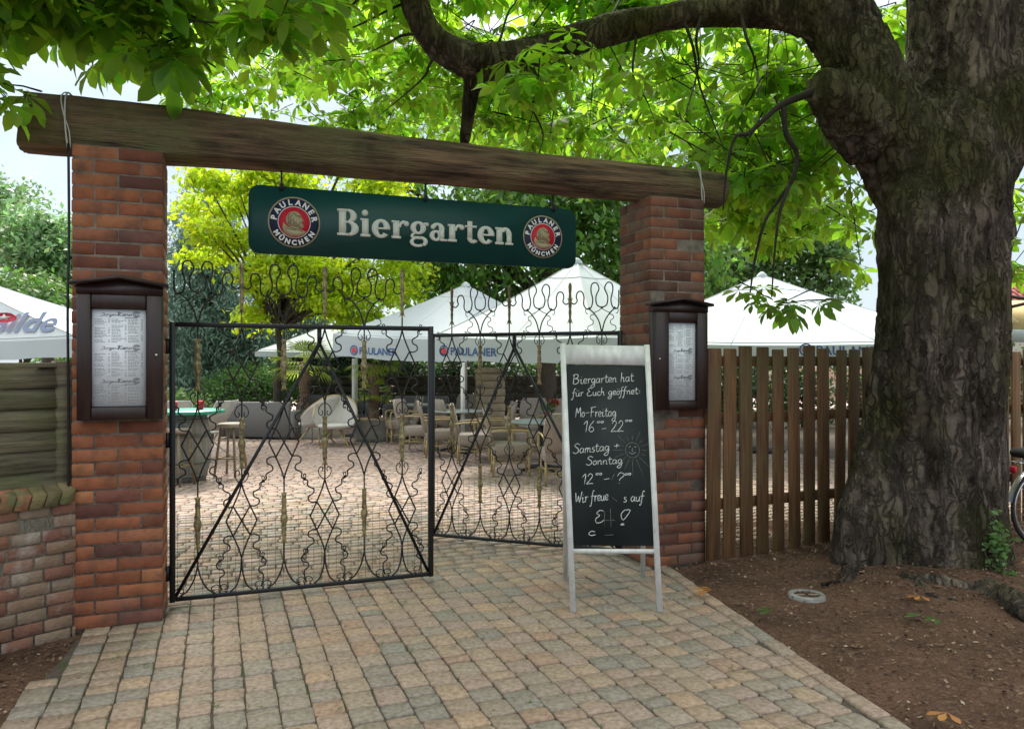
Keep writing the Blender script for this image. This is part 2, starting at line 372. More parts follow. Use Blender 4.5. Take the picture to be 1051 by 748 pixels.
def mesh_obj(name, V, faces, m, parent=None, smooth=False):
    me = bpy.data.meshes.new(name)
    V = np.asarray(V, np.float32)
    me.vertices.add(len(V)); me.vertices.foreach_set('co', V.ravel())
    if isinstance(faces, np.ndarray):
        k = faces.shape[1]; nf = len(faces)
        me.loops.add(nf * k); me.loops.foreach_set('vertex_index', faces.ravel().astype(np.int32))
        me.polygons.add(nf); me.polygons.foreach_set('loop_start', np.arange(0, nf * k, k, dtype=np.int32))
    else:
        ls = np.array([len(q) for q in faces], np.int32)
        flat = np.fromiter((i for q in faces for i in q), np.int32, int(ls.sum()))
        me.loops.add(len(flat)); me.loops.foreach_set('vertex_index', flat)
        me.polygons.add(len(ls)); me.polygons.foreach_set('loop_start', np.concatenate([[0], np.cumsum(ls)[:-1]]).astype(np.int32))
    me.update(calc_edges=True)
    if smooth: me.polygons.foreach_set('use_smooth', np.ones(len(me.polygons), bool))
    me.materials.append(M[m] if isinstance(m, str) else m)
    o = bpy.data.objects.new(name, me); C.objects.link(o)
    if parent: o.parent = parent
    return o

def tag(o, label=None, cat=None, group=None, kind=None):
    if label: o['label'] = label
    if cat: o['category'] = cat
    if group: o['group'] = group
    if kind: o['kind'] = kind
    return o
def thing(name, loc, rz=0, label=None, cat=None, group=None):
    o = bpy.data.objects.new(name, None); o.empty_display_size = .1; C.objects.link(o)
    o.location = loc; o.rotation_euler = (0, 0, rz)
    return tag(o, label, cat, group)
def dup(root, loc, rz, label, scale=1):
    r = root.copy(); C.objects.link(r); r.location = loc; r.rotation_euler = (0, 0, rz); r['label'] = label
    r.scale = (scale,) * 3
    for ch in list(root.children):
        c = ch.copy(); C.objects.link(c); c.parent = r
        for g in ch.children:
            d = g.copy(); C.objects.link(d); d.parent = c
    return r
def cr_smooth(pts, k=5, closed=False):
    P = np.asarray(pts, float)
    if len(P) < 3: return P
    A = np.vstack([2 * P[0] - P[1], P, 2 * P[-1] - P[-2]]); out = []
    for i in range(1, len(A) - 2):
        p0, p1, p2, p3 = A[i - 1:i + 3]
        for j in range(k):
            t = j / k
            out.append(.5 * (2 * p1 + (p2 - p0) * t + (2 * p0 - 5 * p1 + 4 * p2 - p3) * t * t + (3 * p1 - p0 - 3 * p2 + p3) * t ** 3))
    out.append(P[-1]); return np.array(out)
def P3(px, py, Y): return np.array(((px - CX) / F * Y, Y, CH + (CY - py) / F * Y))
def gpt(px, py):
    Y = CH * F / (py - CY); return np.array(((px - CX) / F * Y, Y, 0))

TH = math.atan2(.357, .934)
UX, UY = math.cos(TH), math.sin(TH)
O0 = np.array((-2.175, 4.806))
def wp(t, d, z=0): return (O0[0] + UX * t - UY * d, O0[1] + UY * t + UX * d, z)
def wt(px, d):                    # along-wall coordinate under an image column at depth d
    r = (px - CX) / F
    ax, ay = O0[0] - UY * d, O0[1] + UX * d
    return (r * ay - ax) / (UX - r * UY)

def text_mesh(body, size, align='CENTER', offset=0, extrude=.0005):
    cu = bpy.data.curves.new('t', 'FONT'); cu.body = body; cu.size = size; cu.align_x = align
    cu.offset = offset; cu.extrude = extrude; cu.resolution_u = 4
    o = bpy.data.objects.new('t', cu); C.objects.link(o)
    dg = bpy.context.evaluated_depsgraph_get(); dg.update()
    me = bpy.data.meshes.new_from_object(o.evaluated_get(dg))
    V = np.array([v.co[:] for v in me.vertices]).reshape(-1, 3); fs = [tuple(p.vertices) for p in me.polygons]
    bpy.data.objects.remove(o); bpy.data.curves.remove(cu); bpy.data.meshes.remove(me)
    return V, fs

# ------------------------------------------------------------------ ground, path, courtyard
def ground():
    # one sheet, dense near the camera, out to the horizon
    xs = np.unique(np.concatenate([np.linspace(-300, -12, 14), np.linspace(-12, 12, 121), np.linspace(12, 300, 14)]))
    ys = np.unique(np.concatenate([np.linspace(-60, 0, 10), np.linspace(0, 12, 61), np.linspace(12, 500, 20)]))
    X, Y = np.meshgrid(xs, ys, indexing='ij')
    Z = np.zeros_like(X) - .03
    for i in range(X.shape[0]):
        for j in range(X.shape[1]):
            x, y = X[i, j], Y[i, j]
            if abs(x) < 12 and -1 < y < 8:
                n = mnoise.noise(Vector((x * 1.1, y * 1.1, 3))) * .03 + mnoise.noise(Vector((x * 4, y * 4, 1))) * .012
                e = edge_r(y)
                k = min(1, max(0, (x - e - .05) / .5)) if x > e else 0
                Z[i, j] += k * (.035 + n)
                d = math.hypot(x - 3.4, (y - 6.2)) ; Z[i, j] += max(0, .10 * (1 - max(0, d - .5) / .9)) * k
    nx, ny = X.shape
    idx = np.arange(nx * ny).reshape(nx, ny)
    f = np.stack([idx[:-1, :-1], idx[1:, :-1], idx[1:, 1:], idx[:-1, 1:]], -1).reshape(-1, 4)
    o = mesh_obj('soil_ground', np.stack([X, Y, Z], -1).reshape(-1, 3), f, 'soil', smooth=True)
    tag(o, kind='structure')
EDGE = [gpt(*p)[:2] for p in ((925, 748), (860, 705), (800, 665), (730, 615), (690, 588))]
EDGE = [(1.85, 2.4), (1.98, 1.0)][::-1] + [tuple(e) for e in EDGE] + [(1.15, 6.3)]
EY = [e[1] for e in EDGE]; EX = [e[0] for e in EDGE]
def edge_r(y): return float(np.interp(y, EY, EX))
LY = [1.0, 2.6, 3.5, 4.2, 4.72]; LX = [-1.75, -2.05, -2.32, -2.48, -2.63]
def edge_l(y): return float(np.interp(y, LY, LX))
ground()

def paving():
    near, far = MB(), MB()
    sw = .146
    for i in range(-90, 75):
        x0 = i * sw; d = -5.0 + random.random() * .2
        while d < 17:
            ln = random.choice((.105, .135, .15, .165, .165, .185, .21))
            cx, cy, _ = wp(x0 + sw / 2, d + ln / 2)
            ok = False
            t = x0 + sw / 2
            bend = 0
            if d + ln / 2 < .05: ok = cy > .8 and edge_l(cy) + .02 < cx < edge_r(cy) - .03
            elif d < .56: ok = 0.0 < t < 3.5
            else: ok = False
            if d < .05 and t > 3.49 and cx < edge_r(cy) - .09 and d > -.12: ok = False
            if d > -.06 and d < .56 and (t < .05 or t > 3.47): ok = False
            if ok:
                a = random.gauss(0, .012); b = near if d < 3.2 + 1.2 * math.sin(t) else far
                g = .003 + random.random() * .0025
                hx, hy = sw / 2 - g, ln / 2 - g
                c = .013; zt = random.gauss(0, .002); tx, ty = random.gauss(0, .006), random.gauss(0, .006)
                bx = [(-hx + c, -hy), (hx - c, -hy), (hx, -hy + c), (hx, hy - c), (hx - c, hy), (-hx + c, hy), (-hx, hy - c), (-hx, -hy + c)]
                ca, sa = math.cos(TH + a), math.sin(TH + a)
                V = []
                j = [(random.gauss(0, .0022), random.gauss(0, .0022)) for _ in bx]
                for k, (sc, z) in enumerate(((1, -.028), (1, -.005), (.965, 0))):
                    for (u, w), (ju, jw) in zip(bx, j):
                        u2, w2 = u * sc + ju, w * sc + jw
                        yy_ = cy + sa * u2 + ca * w2; V.append((min(cx + ca * u2 - sa * w2, edge_r(yy_) - .054) if d < .05 and t > 0 else cx + ca * u2 - sa * w2, yy_, z + zt + tx * u + ty * w))
                fs = [tuple(range(16, 24))]
                for lv in (0, 8):
                    for q in range(8):
                        fs.append((lv + q, lv + (q + 1) % 8, lv + 8 + (q + 1) % 8, lv + 8 + q))
                b.add(V, fs)
            d += ln
    # courtyard: rows across, laid in long shallow waves
    d = .52
    while d < 17:
        w_ = .128; x = -13 + random.random() * .2
        while x < 10:
            ln = random.choice((.12, .15, .165, .165, .19, .215))
            t = x + ln / 2; dd = d + w_ / 2 + .55 * (1 - math.cos((t - 1.2) * .8)) * min(1, (d - .5) / 3) * .5
            cx, cy, _ = wp(t, dd)
            if abs(cx) < .72 * cy + .6 and (-.6 < t < 4.2 or d > .6 or True):
                b = far if d > 2.6 + 1.3 * math.sin(t * 1.3) + random.gauss(0, .8) else near
                sl_ = .22 * math.sin((t - 1.2) * .8) * min(1, (d - .5) / 3); a = TH + math.atan(sl_) + random.gauss(0, .012)
                g = .005; hx, hy = ln / 2 - g, w_ / 2 - g; c = .012; zt = random.gauss(0, .002); ca, sa = math.cos(a), math.sin(a)
                bx = [(-hx + c, -hy), (hx - c, -hy), (hx, -hy + c), (hx, hy - c), (hx - c, hy), (-hx + c, hy), (-hx, hy - c), (-hx, -hy + c)]
                V = []
                for sc, z in ((1, -.02), (.955, 0)):
                    for (u, w) in bx: V.append((cx + ca * u * sc - sa * w * sc, cy + sa * u * sc + ca * w * sc, z + zt))
                b.add(V, [tuple(range(8, 16))] + [(q, (q + 1) % 8, 8 + (q + 1) % 8, 8 + q) for q in range(8)])
            x += ln
        d += w_
    # border row of edging stones along the curved right edge
    y = 1.2
    while y < 6.1:
        ln = random.uniform(.2, .26)
        x0, x1 = edge_r(y), edge_r(y + ln)
        a = math.atan2(ln, x1 - x0); cx, cy = (x0 + x1) / 2, y + ln / 2
        L2 = math.hypot(ln, x1 - x0) / 2 - .006
        bb = MB(); bb.box(-L2, L2, -.048, .048, -.03, .004, .009)
        V = np.vstack(bb.v); ca, sa = math.cos(a), math.sin(a)
        V = np.stack([cx + ca * V[:, 0] - sa * V[:, 1], cy + sa * V[:, 0] + ca * V[:, 1], V[:, 2] + random.gauss(0, .003)], -1)
        near.add(V, bb.f); y += ln
    o = near.build('path_paving', 'paver'); tag(o, kind='structure')
    o = far.build('courtyard_paving', 'paver_pink'); tag(o, kind='structure')
    # bed of joint grit under the stones
    b = MB()
    poly = [(edge_l(y) - .05, y) for y in (1, 2.6, 3.5, 4.2, 4.72)]
    ys = np.linspace(.8, 6.2, 20)
    V = []; f = []
    for i, yy in enumerate(ys):
        V += [(min(edge_l(yy), 0) + .02 if yy < 4.72 else -2.4, yy, -.012), (edge_r(yy) - .01, yy, -.012)]
        if i: f.append((2 * i - 2, 2 * i - 1, 2 * i + 1, 2 * i))
    b.add(V, f)
    o = b.build('path_bed', 'grit'); tag(o, kind='structure')
    b = MB(); q = [wp(-25, .3, -.016), wp(25, .3, -.016), wp(25, 34, -.016), wp(-25, 34, -.016)]
    b.add(q, [(0, 1, 2, 3)])
    o = b.build('courtyard_bed', 'grit'); tag(o, kind='structure')
    b = MB(); q = [wp(-25, 17, -.001), wp(25, 17, -.001), wp(25, 30, -.001), wp(-25, 30, -.001)]
    b.add(q, [(0, 1, 2, 3)])
    o = b.build('courtyard_far_paving', mat('far_paving', (.42, .32, .28), .9, (.36, .28, .25), 3)); tag(o, kind='structure')
paving()

# ------------------------------------------------------------------ brick pillars
def pillar(name, t0, label, m, W_=.51, H=2.94):
    o = thing(name, wp(t0, 0), TH, label, 'pillar')
    b = MB(); ch = .0838; bh = .072; bl = .25; bw = .12; g = .01; n = int(round(H / ch))
    for i in range(n):
        z = i * ch; A = i % 2 == 0
        def br(x0, x1, y0, y1):
            j = random.gauss(0, .0015); b.box(x0 + g / 2 + j, x1 - g / 2 + j, y0 + g / 2 + random.gauss(0, .0018), y1 - g / 2, z + g / 2 + random.gauss(0, .0008), z + g / 2 + bh, .0028)
        q = W_ / 4
        if A:
            for y0, y1 in ((0, q), (W_ - q, W_)):
                br(0, W_ / 2, y0, y1); br(W_ / 2, W_, y0, y1)
            for x0, x1 in ((0, q), (W_ - q, W_)): br(x0, x1, q, W_ - q)
        else:
            for x0, x1 in ((0, q), (W_ - q, W_)):
                br(x0, x1, 0, W_ / 2); br(x0, x1, W_ / 2, W_)
            for y0, y1 in ((0, q), (W_ - q, W_)): br(q, W_ - q, y0, y1)
    b.build('brickwork', m, o)
    c = MB().box(.0085, W_ - .0085, .0085, W_ - .0085, -.05, n * ch - .003); c.build('mortar', 'mortar', o)
    return n * ch
HP = pillar('brick_pillar', -.51, 'red brick gate pillar at left with larger menu case', 'brick')
pillar('brick_pillar', 3.495, 'dusty red brick gate pillar behind the chalkboard sign, beside the slat fence', 'brick_dusty')

# ------------------------------------------------------------------ beam
def beam():
    r0 = .160; d = .24; t0, t1 = wt(27, d), wt(739, d)
    o = thing('wooden_beam', wp(t0, d, HP), TH, 'long rough round log lying across the two brick gate pillars', 'beam')
    n, k = 96, 320; V = []; L_ = t1 - t0
    for i in range(k):
        x = L_ * i / (k - 1); e = min(1, (L_ - x) / .05)
        rr = r0 * (1.04 - .09 * x / L_) * (.90 + .10 * math.sqrt(max(0, 1 - (1 - e) ** 2)))
        bow = .02 * math.sin(x * 1.1)
        for j in range(n):
            a = 2 * math.pi * j / n
            cy, cz = math.cos(a), math.sin(a)
            fl = min(1, max(0, (2.4 - x) / 1.6))     # hewn square at the left end
            sq = 1 / max(abs(cy), abs(cz)) ** .85
            q = rr * (1 + fl * (min(sq, 1.33) - 1) * .9)
            nn = mnoise.noise(Vector((x * 1.2, cy * 2, cz * 2))) * .012 + mnoise.noise(Vector((x * .8, cy * 9, cz * 9))) * .007 + mnoise.noise(Vector((x * 5, cy * 14, cz * 14))) * .004 - .012 * max(0, .14 - abs(mnoise.noise(Vector((x * .9, cy * 3.2, cz * 3.2 + 5))))) / .14 * (.4 + .6 * abs(mnoise.noise(Vector((x * 3, 2, cz)))))
            V.append((x + (.03 * cz if i == 0 else 0), cy * (q + nn), cz * (q + nn) + .152 + bow * .3))
    f = []
    for i in range(k - 1):
        for j in range(n):
            j2 = (j + 1) % n; f.append((i * n + j, (i + 1) * n + j, (i + 1) * n + j2, i * n + j2))
    f.append(tuple(range(n))); f.append(tuple((k - 1) * n + j for j in range(n))[::-1])
    ob = mesh_obj('log', V, f, 'beam', o, True)
    for p in ob.data.polygons:
        if len(p.vertices) > 4: p.use_smooth = False
    # cord slung over the beam at each end
    for tt, lab, nm in ((wt(68, 0.07), 'white cord looped over the left end of the log', 'left'), (wt(720, .05), 'white cord looped over the right end of the log', 'right')):
        x = tt - t0
        pts = []
        for q in range(15):
            a = math.pi * (-.02 + q / 14 * 1.05) + math.pi
            pts.append((0, -abs(.19) * math.cos(math.pi * q / 14 - .0) * 1.0, 0))
        pts = [(.01, -.186, -.02), (0, -.192, .08), (-.005, -.19, .18), (-.005, -.165, .29), (0, -.08, .345), (0, .08, .345), (0, .18, .27), (0, .19, .1)]
        c = thing('cord', wp(tt, d, HP), TH, lab, 'cord')
        MB().tube(cr_smooth(pts), .0055, 6).tube(cr_smooth([(p[0] + .022 * math.sin(i * 1.3 + .8), p[1] - .004, p[2]) for i, p in enumerate(pts)]), .004, 6).build('loop', 'cord', c)
beam()
# dark cable down the left edge of the pillar
c = thing('cable', wp(-.525, .02), TH, 'thin black cable running down the left brick pillar edge', 'cable')
MB().tube(cr_smooth([(0, 0, 2.93), (.003, 0, 2.4), (-.004, 0, 1.9), (.003, 0, 1.2), (0, 0, .75)]), .008, 6).build('cable_run', 'iron_black', c)

# ------------------------------------------------------------------ glyphs for the big slab-serif word
def arc_poly(cx, cy, rx, ry, ix, iy, a0, a1, n=20):
    A = np.radians(np.linspace(a0, a1, n))
    return [(cx + rx * math.cos(a), cy + ry * math.sin(a)) for a in A], [(cx + ix * math.cos(a), cy + iy * math.sin(a)) for a in A]
class Glyphs:
    def __init__(s, mb, x, z, sx, sz, slope=0): s.mb, s.x, s.z, s.sx, s.sz, s.k = mb, x, z, sx, sz, 0
    def tr(s, p): return (s.x + p[0] * s.sx, s.z + p[1] * s.sz)
    def dy(s): s.k += 1; return -.003 - .00012 * s.k
    def box(s, x0, y0, x1, y1):
        s.mb.prism([s.tr(p) for p in ((x0, y0), (x1, y0), (x1, y1), (x0, y1))], s.dy(), 0)
    def arc(s, cx, cy, rx, ry, ix, iy, a0=0, a1=360):
        o, i = arc_poly(cx, cy, rx * 1.03, ry * 1.02, ix * .80, iy * .88, a0, a1); d = s.dy(); n = len(o)
        V = []
        for a, b in zip(o, i):
            a, b = s.tr(a), s.tr(b); V += [(a[0], d, a[1]), (b[0], d, b[1]), (a[0], 0, a[1]), (b[0], 0, b[1])]
        f = []
        for q in range(n - 1):
            k, m = 4 * q, 4 * q + 4
            f += [(k, m, m + 1, k + 1), (k, k + 2, m + 2, m), (k + 1, m + 1, m + 3, k + 3)]
        s.mb.add(V, f)
    def disc(s, cx, cy, r):
        s.mb.prism([s.tr((cx + r * math.cos(a), cy + r * math.sin(a))) for a in np.linspace(0, 2 * math.pi, 18)[:-1]], s.dy(), 0)
    def stem(s, x, h, sf=.1, top='l'):
        s.box(x - .02, 0, x + .32, h); s.box(x - sf, 0, x + .31 + sf, .14)
        s.box(x - (sf if top in 'lb' else 0), h - .12, x + (.29 + sf if top == 'b' else .1), h)
    def word(s):
        # B
        s.box(.09, 0, .46, 1.42); s.box(0, 0, .6, .13); s.box(0, 1.29, .6, 1.42); s.box(.4, .68, .66, .79)
        s.arc(.58, 1.06, .42, .36, .12, .245, -90, 90); s.arc(.62, .39, .48, .39, .15, .27, -90, 90)
        s.x += 1.20 * s.sx
        s.stem(.1, .98); s.disc(.235, 1.28, .17); s.x += .6 * s.sx                                # i
        s.arc(.48, .49, .48, .51, .19, .39, 0, 322); s.box(.19, .45, .95, .55); s.x += 1.04 * s.sx     # e
        s.stem(.1, .98); s.arc(.66, .6, .28, .40, .2, .27, 60, 175); s.disc(.80, .84, .145); s.x += 1.0 * s.sx  # r
        s.arc(.45, .66, .42, .36, .16, .26); s.arc(.86, .84, .16, .13, .05, .04, 60, 200); s.disc(.93, .88, .10)   # g
        s.arc(.24, .2, .20, .17, .07, .07, 80, 270); s.box(.22, .03, .62, .19)
        s.arc(.60, -.09, .36, .28, .18, .15, -60, 90); s.arc(.42, -.14, .42, .26, .28, .14, 150, 320); s.arc(.3, -.1, .28, .2, .16, .1, 100, 220); s.x += 1.06 * s.sx
        s.arc(.38, .29, .36, .30, .13, .19); s.box(.54, .08, .83, .7); s.arc(.45, .68, .38, .32, .10, .21, 0, 155); s.disc(.2, .76, .13); s.box(.75, 0, 1.0, .11); s.box(.6, 0, .85, .12); s.x += 1.03 * s.sx  # a
        s.stem(.1, .98); s.arc(.66, .6, .28, .40, .2, .27, 60, 175); s.disc(.80, .84, .145); s.x += .98 * s.sx  # r
        s.box(.14, .25, .42, 1.22); s.box(0, .86, .68, .98); s.arc(.46, .28, .32, .3, .05, .16, 180, 330); s.x += .74 * s.sx  # t
        s.arc(.48, .49, .48, .51, .19, .39, 0, 322); s.box(.19, .45, .95, .55); s.x += 1.02 * s.sx     # e
        s.stem(.1, .98); s.arc(.60, .58, .37, .42, .09, .27, 0, 150); s.box(.69, 0, .97, .6); s.box(.6, 0, 1.07, .12)  # n
        s.x += 1.07 * s.sx

def emblem(parent, cx, cz, r, y=-.002):
    """round beer-garden badge: gold rim, navy ring with lettering, red field, bearded monk in profile facing right"""
    def disc(rr, d, m, nm):
        b = MB(); b.prism([(cx + rr * math.cos(a), cz + rr * math.sin(a)) for a in np.linspace(0, 2 * math.pi, 49)[:-1]], y - d, y); return b.build(nm, m, e)
    e = MB().prism([(cx + r * math.cos(a), cz + r * math.sin(a)) for a in np.linspace(0, 2 * math.pi, 49)[:-1]], y - .001, y).build('emblem', 'logo_gold', parent)
    disc(r * .945, .0016, 'logo_navy', 'ring'); disc(r * .63, .0022, 'logo_white', 'ring_line'); disc(r * .60, .0028, 'logo_red', 'field')
    def ring_text(txt, top):
        lt = MB(); n = len(txt); span = R(158) if top else R(112)
        for i, chh in enumerate(txt):
            a = (R(90) + span / 2 - span * i / (n - 1)) if top else (R(270) - span / 2 + span * i / (n - 1))
            V, fs = text_mesh(chh, r * (.31 if top else .27), offset=r * .012)
            if not len(V): continue
            V[:, 0] -= (V[:, 0].max() + V[:, 0].min()) / 2; V[:, 1] -= r * .105
            rot = a - R(90) if top else a + R(90)
            x = cx + r * .785 * math.cos(a) + math.cos(rot) * V[:, 0] - math.sin(rot) * V[:, 1]
            z = cz + r * .785 * math.sin(a) + math.sin(rot) * V[:, 0] + math.cos(rot) * V[:, 1]
            lt.add(np.stack([x, np.full(len(x), y - .0024) - V[:, 2], z], -1), fs)
        lt.build('ring_lettering', 'logo_white', e)
    ring_text('PAULANER', True); ring_text('MÜNCHEN', False)
    s = r * .58
    cape = [(-.72, -.62), (-.78, -.38), (-.70, -.02), (-.60, -.20), (-.30, -.30), (.0, -.26), (.25, -.38), (.55, -.52), (.78, -.62), (.55, -.82), (.25, -.95), (-.25, -.95), (-.55, -.82)]
    head = [(-.42, -.22), (-.55, .05), (-.52, .35), (-.35, .62), (-.05, .76), (.25, .70), (.42, .52), (.46, .36), (.62, .14), (.50, .08), (.52, -.06), (.62, -.22), (.55, -.42), (.30, -.36), (.05, -.32)]
    hood = [(-.55, -.26), (-.60, -.02), (-.36, -.16), (-.05, -.22), (.30, -.34), (.62, -.50), (.50, -.58), (.2, -.46), (-.2, -.38)]
    MB().prism([(cx + s * p, cz + s * q) for p, q in cape], y - .0034, y - .0028).build('cape', 'logo_gold', e)
    MB().prism([(cx + s * p, cz + s * q) for p, q in head], y - .0040, y - .0028).build('head', 'logo_gold', e)
    ln = MB()
    for k, st in enumerate(([(-.5, -.25), (-.2, -.38), (.2, -.46), (.55, -.6)], [(-.6, -.40), (-.2, -.50), (.1, -.52)], [(-.3, .6), (-.42, .35), (-.35, .1), (-.4, -.15)], [(-.15, .45), (-.3, .3), (-.2, .12), (-.3, -.05), (-.15, -.2)],
               [(.0, .3), (-.1, .15), (.02, .02), (-.06, -.12), (.06, -.25)], [(.15, .1), (.1, -.05), (.22, -.15), (.15, -.28)], [(.3, .02), (.35, -.1), (.28, -.2), (.4, -.3)], [(.28, .36), (.40, .34)], [(.2, .42), (.32, .46), (.42, .42)], [(.38, .0), (.5, -.02)],
               [(-.1, .6), (.1, .52), (.16, .4)])):
        P = cr_smooth([(cx + s * p, y - .0042 - k * .00005, cz + s * q) for p, q in st], 4)
        ln.tube(P, s * .022, 4)
    ln.build('engraved_lines', 'logo_brown', e)

def sign():
    d = .235; xl, xr = wt(255, d), wt(591, d)
    w = xr - xl; z1, z0 = 2.82, 2.355
    o = thing('hanging_sign', wp(xl, d, z0), TH, 'dark green oblong board with big pale letters hung under the log', 'sign')
    h = z1 - z0; rc = .075; poly = []
    for cx, cz, a0 in ((w - rc, rc, -90), (w - rc, h - rc, 0), (rc, h - rc, 90), (rc, rc, 180)):
        poly += [(cx + rc * math.cos(R(a0 + q * 15)), cz + rc * math.sin(R(a0 + q * 15))) for q in range(7)]
    MB().prism(poly, 0, .022).build('board', 'green_board', o)
    b = MB(); X0 = wt(346, d) - xl; X1 = wt(526, d) - xl
    g = Glyphs(b, X0, .155, (X1 - X0) / 9.72, .132); g.word()
    b.build('lettering', 'letter_cream', o)
    emblem(o, wt(302, d) - xl, .225, .175); emblem(o, wt(557, d) - xl, .235, .165)
    for px in (289, 437, 568):
        x = wt(px, d) - xl
        hk = MB().tube([(x, -.01, h - .03), (x, -.012, h + .03), (x, .01, h + .12)], .006, 6).box(x - .014, x + .014, -.012, .03, h - .025, h + .02, .003)
        hk.tube([(x, .03, h - .02), (x, .02, h + .12)], .006, 6)
        hk.build('hook', 'iron_black', o)
sign()

# ------------------------------------------------------------------ handwriting strokes (unit x-height)
HW = {
 'B': ([[(.1, 1.9), (.05, .9), (0, 0)], [(-.1, 1.75), (.3, 2), (.7, 1.75), (.55, 1.25), (.15, 1.05), (.6, 1), (.8, .55), (.5, .05), (.05, 0)]], 1.0),
 'i': ([[(0, .7), (.15, .9), (.12, .2), (.3, 0), (.45, .2)], [(.18, 1.3), (.2, 1.38)]], .5),
 'e': ([[(.0, .35), (.4, .55), (.4, .9), (.15, .95), (.02, .5), (.15, .05), (.5, .15)]], .58),
 'r': ([[(0, .8), (.12, .9), (.12, 0)], [(.12, .6), (.3, .95), (.5, .85)]], .55),
 'g': ([[(.5, .85), (.2, .95), (.02, .5), (.2, .1), (.45, .4), (.52, .9), (.48, -.5), (.2, -.9), (-.05, -.6), (.4, -.1), (.65, .2)]], .7),
 'a': ([[(.5, .85), (.2, .95), (.02, .45), (.2, .02), (.45, .35), (.52, .9), (.5, .2), (.65, .05)]], .7),
 't': ([[(.2, 1.6), (.18, .3), (.35, 0), (.5, .2)], [(-.05, 1.05), (.5, 1.12)]], .55),
 'n': ([[(.05, .9), (.08, 0)], [(.08, .6), (.35, .95), (.48, .6), (.46, .1), (.62, .1)]], .7),
 'm': ([[(.05, .9), (.06, 0)], [(.06, .6), (.25, .95), (.35, .6), (.34, 0)], [(.34, .6), (.55, .95), (.66, .6), (.64, .1), (.78, .1)]], .85),
 'h': ([[(.12, 1.9), (.05, 0)], [(.07, .6), (.35, .95), (.45, .5), (.45, .05), (.6, .1)]], .7),
 'f': ([[(.5, 1.8), (.3, 1.9), (.15, 1.2), (.1, 0), (-.05, -.8), (-.2, -.6)], [(-.1, .9), (.45, .98)]], .5),
 'u': ([[(.03, .9), (.05, .2), (.25, 0), (.45, .3), (.48, .9), (.5, .1), (.65, .05)]], .7),
 'ü': ([[(.03, .9), (.05, .2), (.25, 0), (.45, .3), (.48, .9), (.5, .1), (.65, .05)], [(.12, 1.3), (.13, 1.42)], [(.38, 1.32), (.4, 1.44)]], .7),
 'ö': ([[(.3, .95), (.02, .6), (.12, .05), (.42, .2), (.45, .75), (.28, .95)], [(.12, 1.3), (.13, 1.42)], [(.38, 1.32), (.4, 1.44)]], .6),
 'o': ([[(.3, .95), (.02, .6), (.12, .05), (.42, .2), (.45, .75), (.28, .95)]], .6),
 'E': ([[(.75, 1.7), (.4, 1.9), (.1, 1.5), (.4, 1.1), (.05, .7), (.1, .1), (.5, 0), (.8, .3)]], .9),
 'c': ([[(.45, .8), (.2, .95), (.02, .45), (.2, .0), (.5, .15)]], .55),
 'M': ([[(0, 0), (.15, 1.8), (.4, .7), (.7, 1.85), (.85, 0)]], 1.0),
 'F': ([[(.15, 1.8), (.1, 0)], [(-.05, 1.75), (.8, 1.9)], [(-.05, .95), (.55, 1.0)]], .75),
 'S': ([[(.8, 1.6), (.45, 1.95), (.1, 1.5), (.55, .95), (.6, .3), (.25, 0), (-.1, .3)]], .8),
 's': ([[(.4, .85), (.15, .9), (.12, .6), (.4, .35), (.3, .02), (0, .08)]], .5),
 'W': ([[(-.05, 1.8), (.15, .1), (.45, 1.2), (.65, .05), (1.0, 1.9)]], 1.05),
 'J': ([[(.2, 1.75), (.8, 1.85), (.55, .2), (.2, -.3), (-.2, -.1)]], .8),
 'K': ([[(.15, 1.85), (.05, 0)], [(-.2, 1.5), (.15, 1.95), (.35, 1.7)], [(.9, 1.9), (.15, .9), (.6, .2), (1.0, 0)]], 1.05),
 '1': ([[(-.1, 1.3), (.3, 1.9), (.2, 0)]], .5),
 '6': ([[(.55, 1.85), (.15, 1.1), (.05, .3), (.35, 0), (.6, .4), (.35, .85), (.08, .5)]], .8),
 '2': ([[(.05, 1.4), (.35, 1.9), (.65, 1.45), (.3, .6), (-.05, .05), (.4, .1), (.75, .05)]], .9),
 '0': ([[(.3, .95), (.02, .6), (.12, .05), (.42, .2), (.45, .75), (.28, .95)]], .62),
 '?': ([[(.05, 1.3), (.3, 1.9), (.65, 1.5), (.3, .8), (.25, .5)], [(.22, .05), (.25, .1)]], .8),
 '!': ([[(.4, 1.9), (.75, 1.8), (.35, .5), (.2, 1.3), (.4, 1.9)], [(.2, -.15), (.4, -.2), (.35, 0), (.2, -.12)]], .8),
 '-': ([[(.05, .75), (.6, .85)]], .85), '+': ([[(0, .8), (.7, .85)], [(.4, 1.2), (.32, .4)]], .9),
 ':': ([[(.1, .7), (.25, .75)], [(.1, .25), (.25, .3)]], .4), ' ': ([], .5)}
def handwrite(txt, x, z, h, width=None, slope=0):
    """stroke polylines (x, z) of a line of script"""
    out = []; adv = sum(HW[c][1] for c in txt); k = (width / adv) if width else h
    cx = 0
    for ch_ in txt:
        st, a = HW[ch_]
        for s_ in st:
            out.append([(x + (cx + p + .12 * q * (h / k if k else 1) * .5) * k, z + q * h + slope * (cx + p) * k) for p, q in s_])
        cx += a
    return out

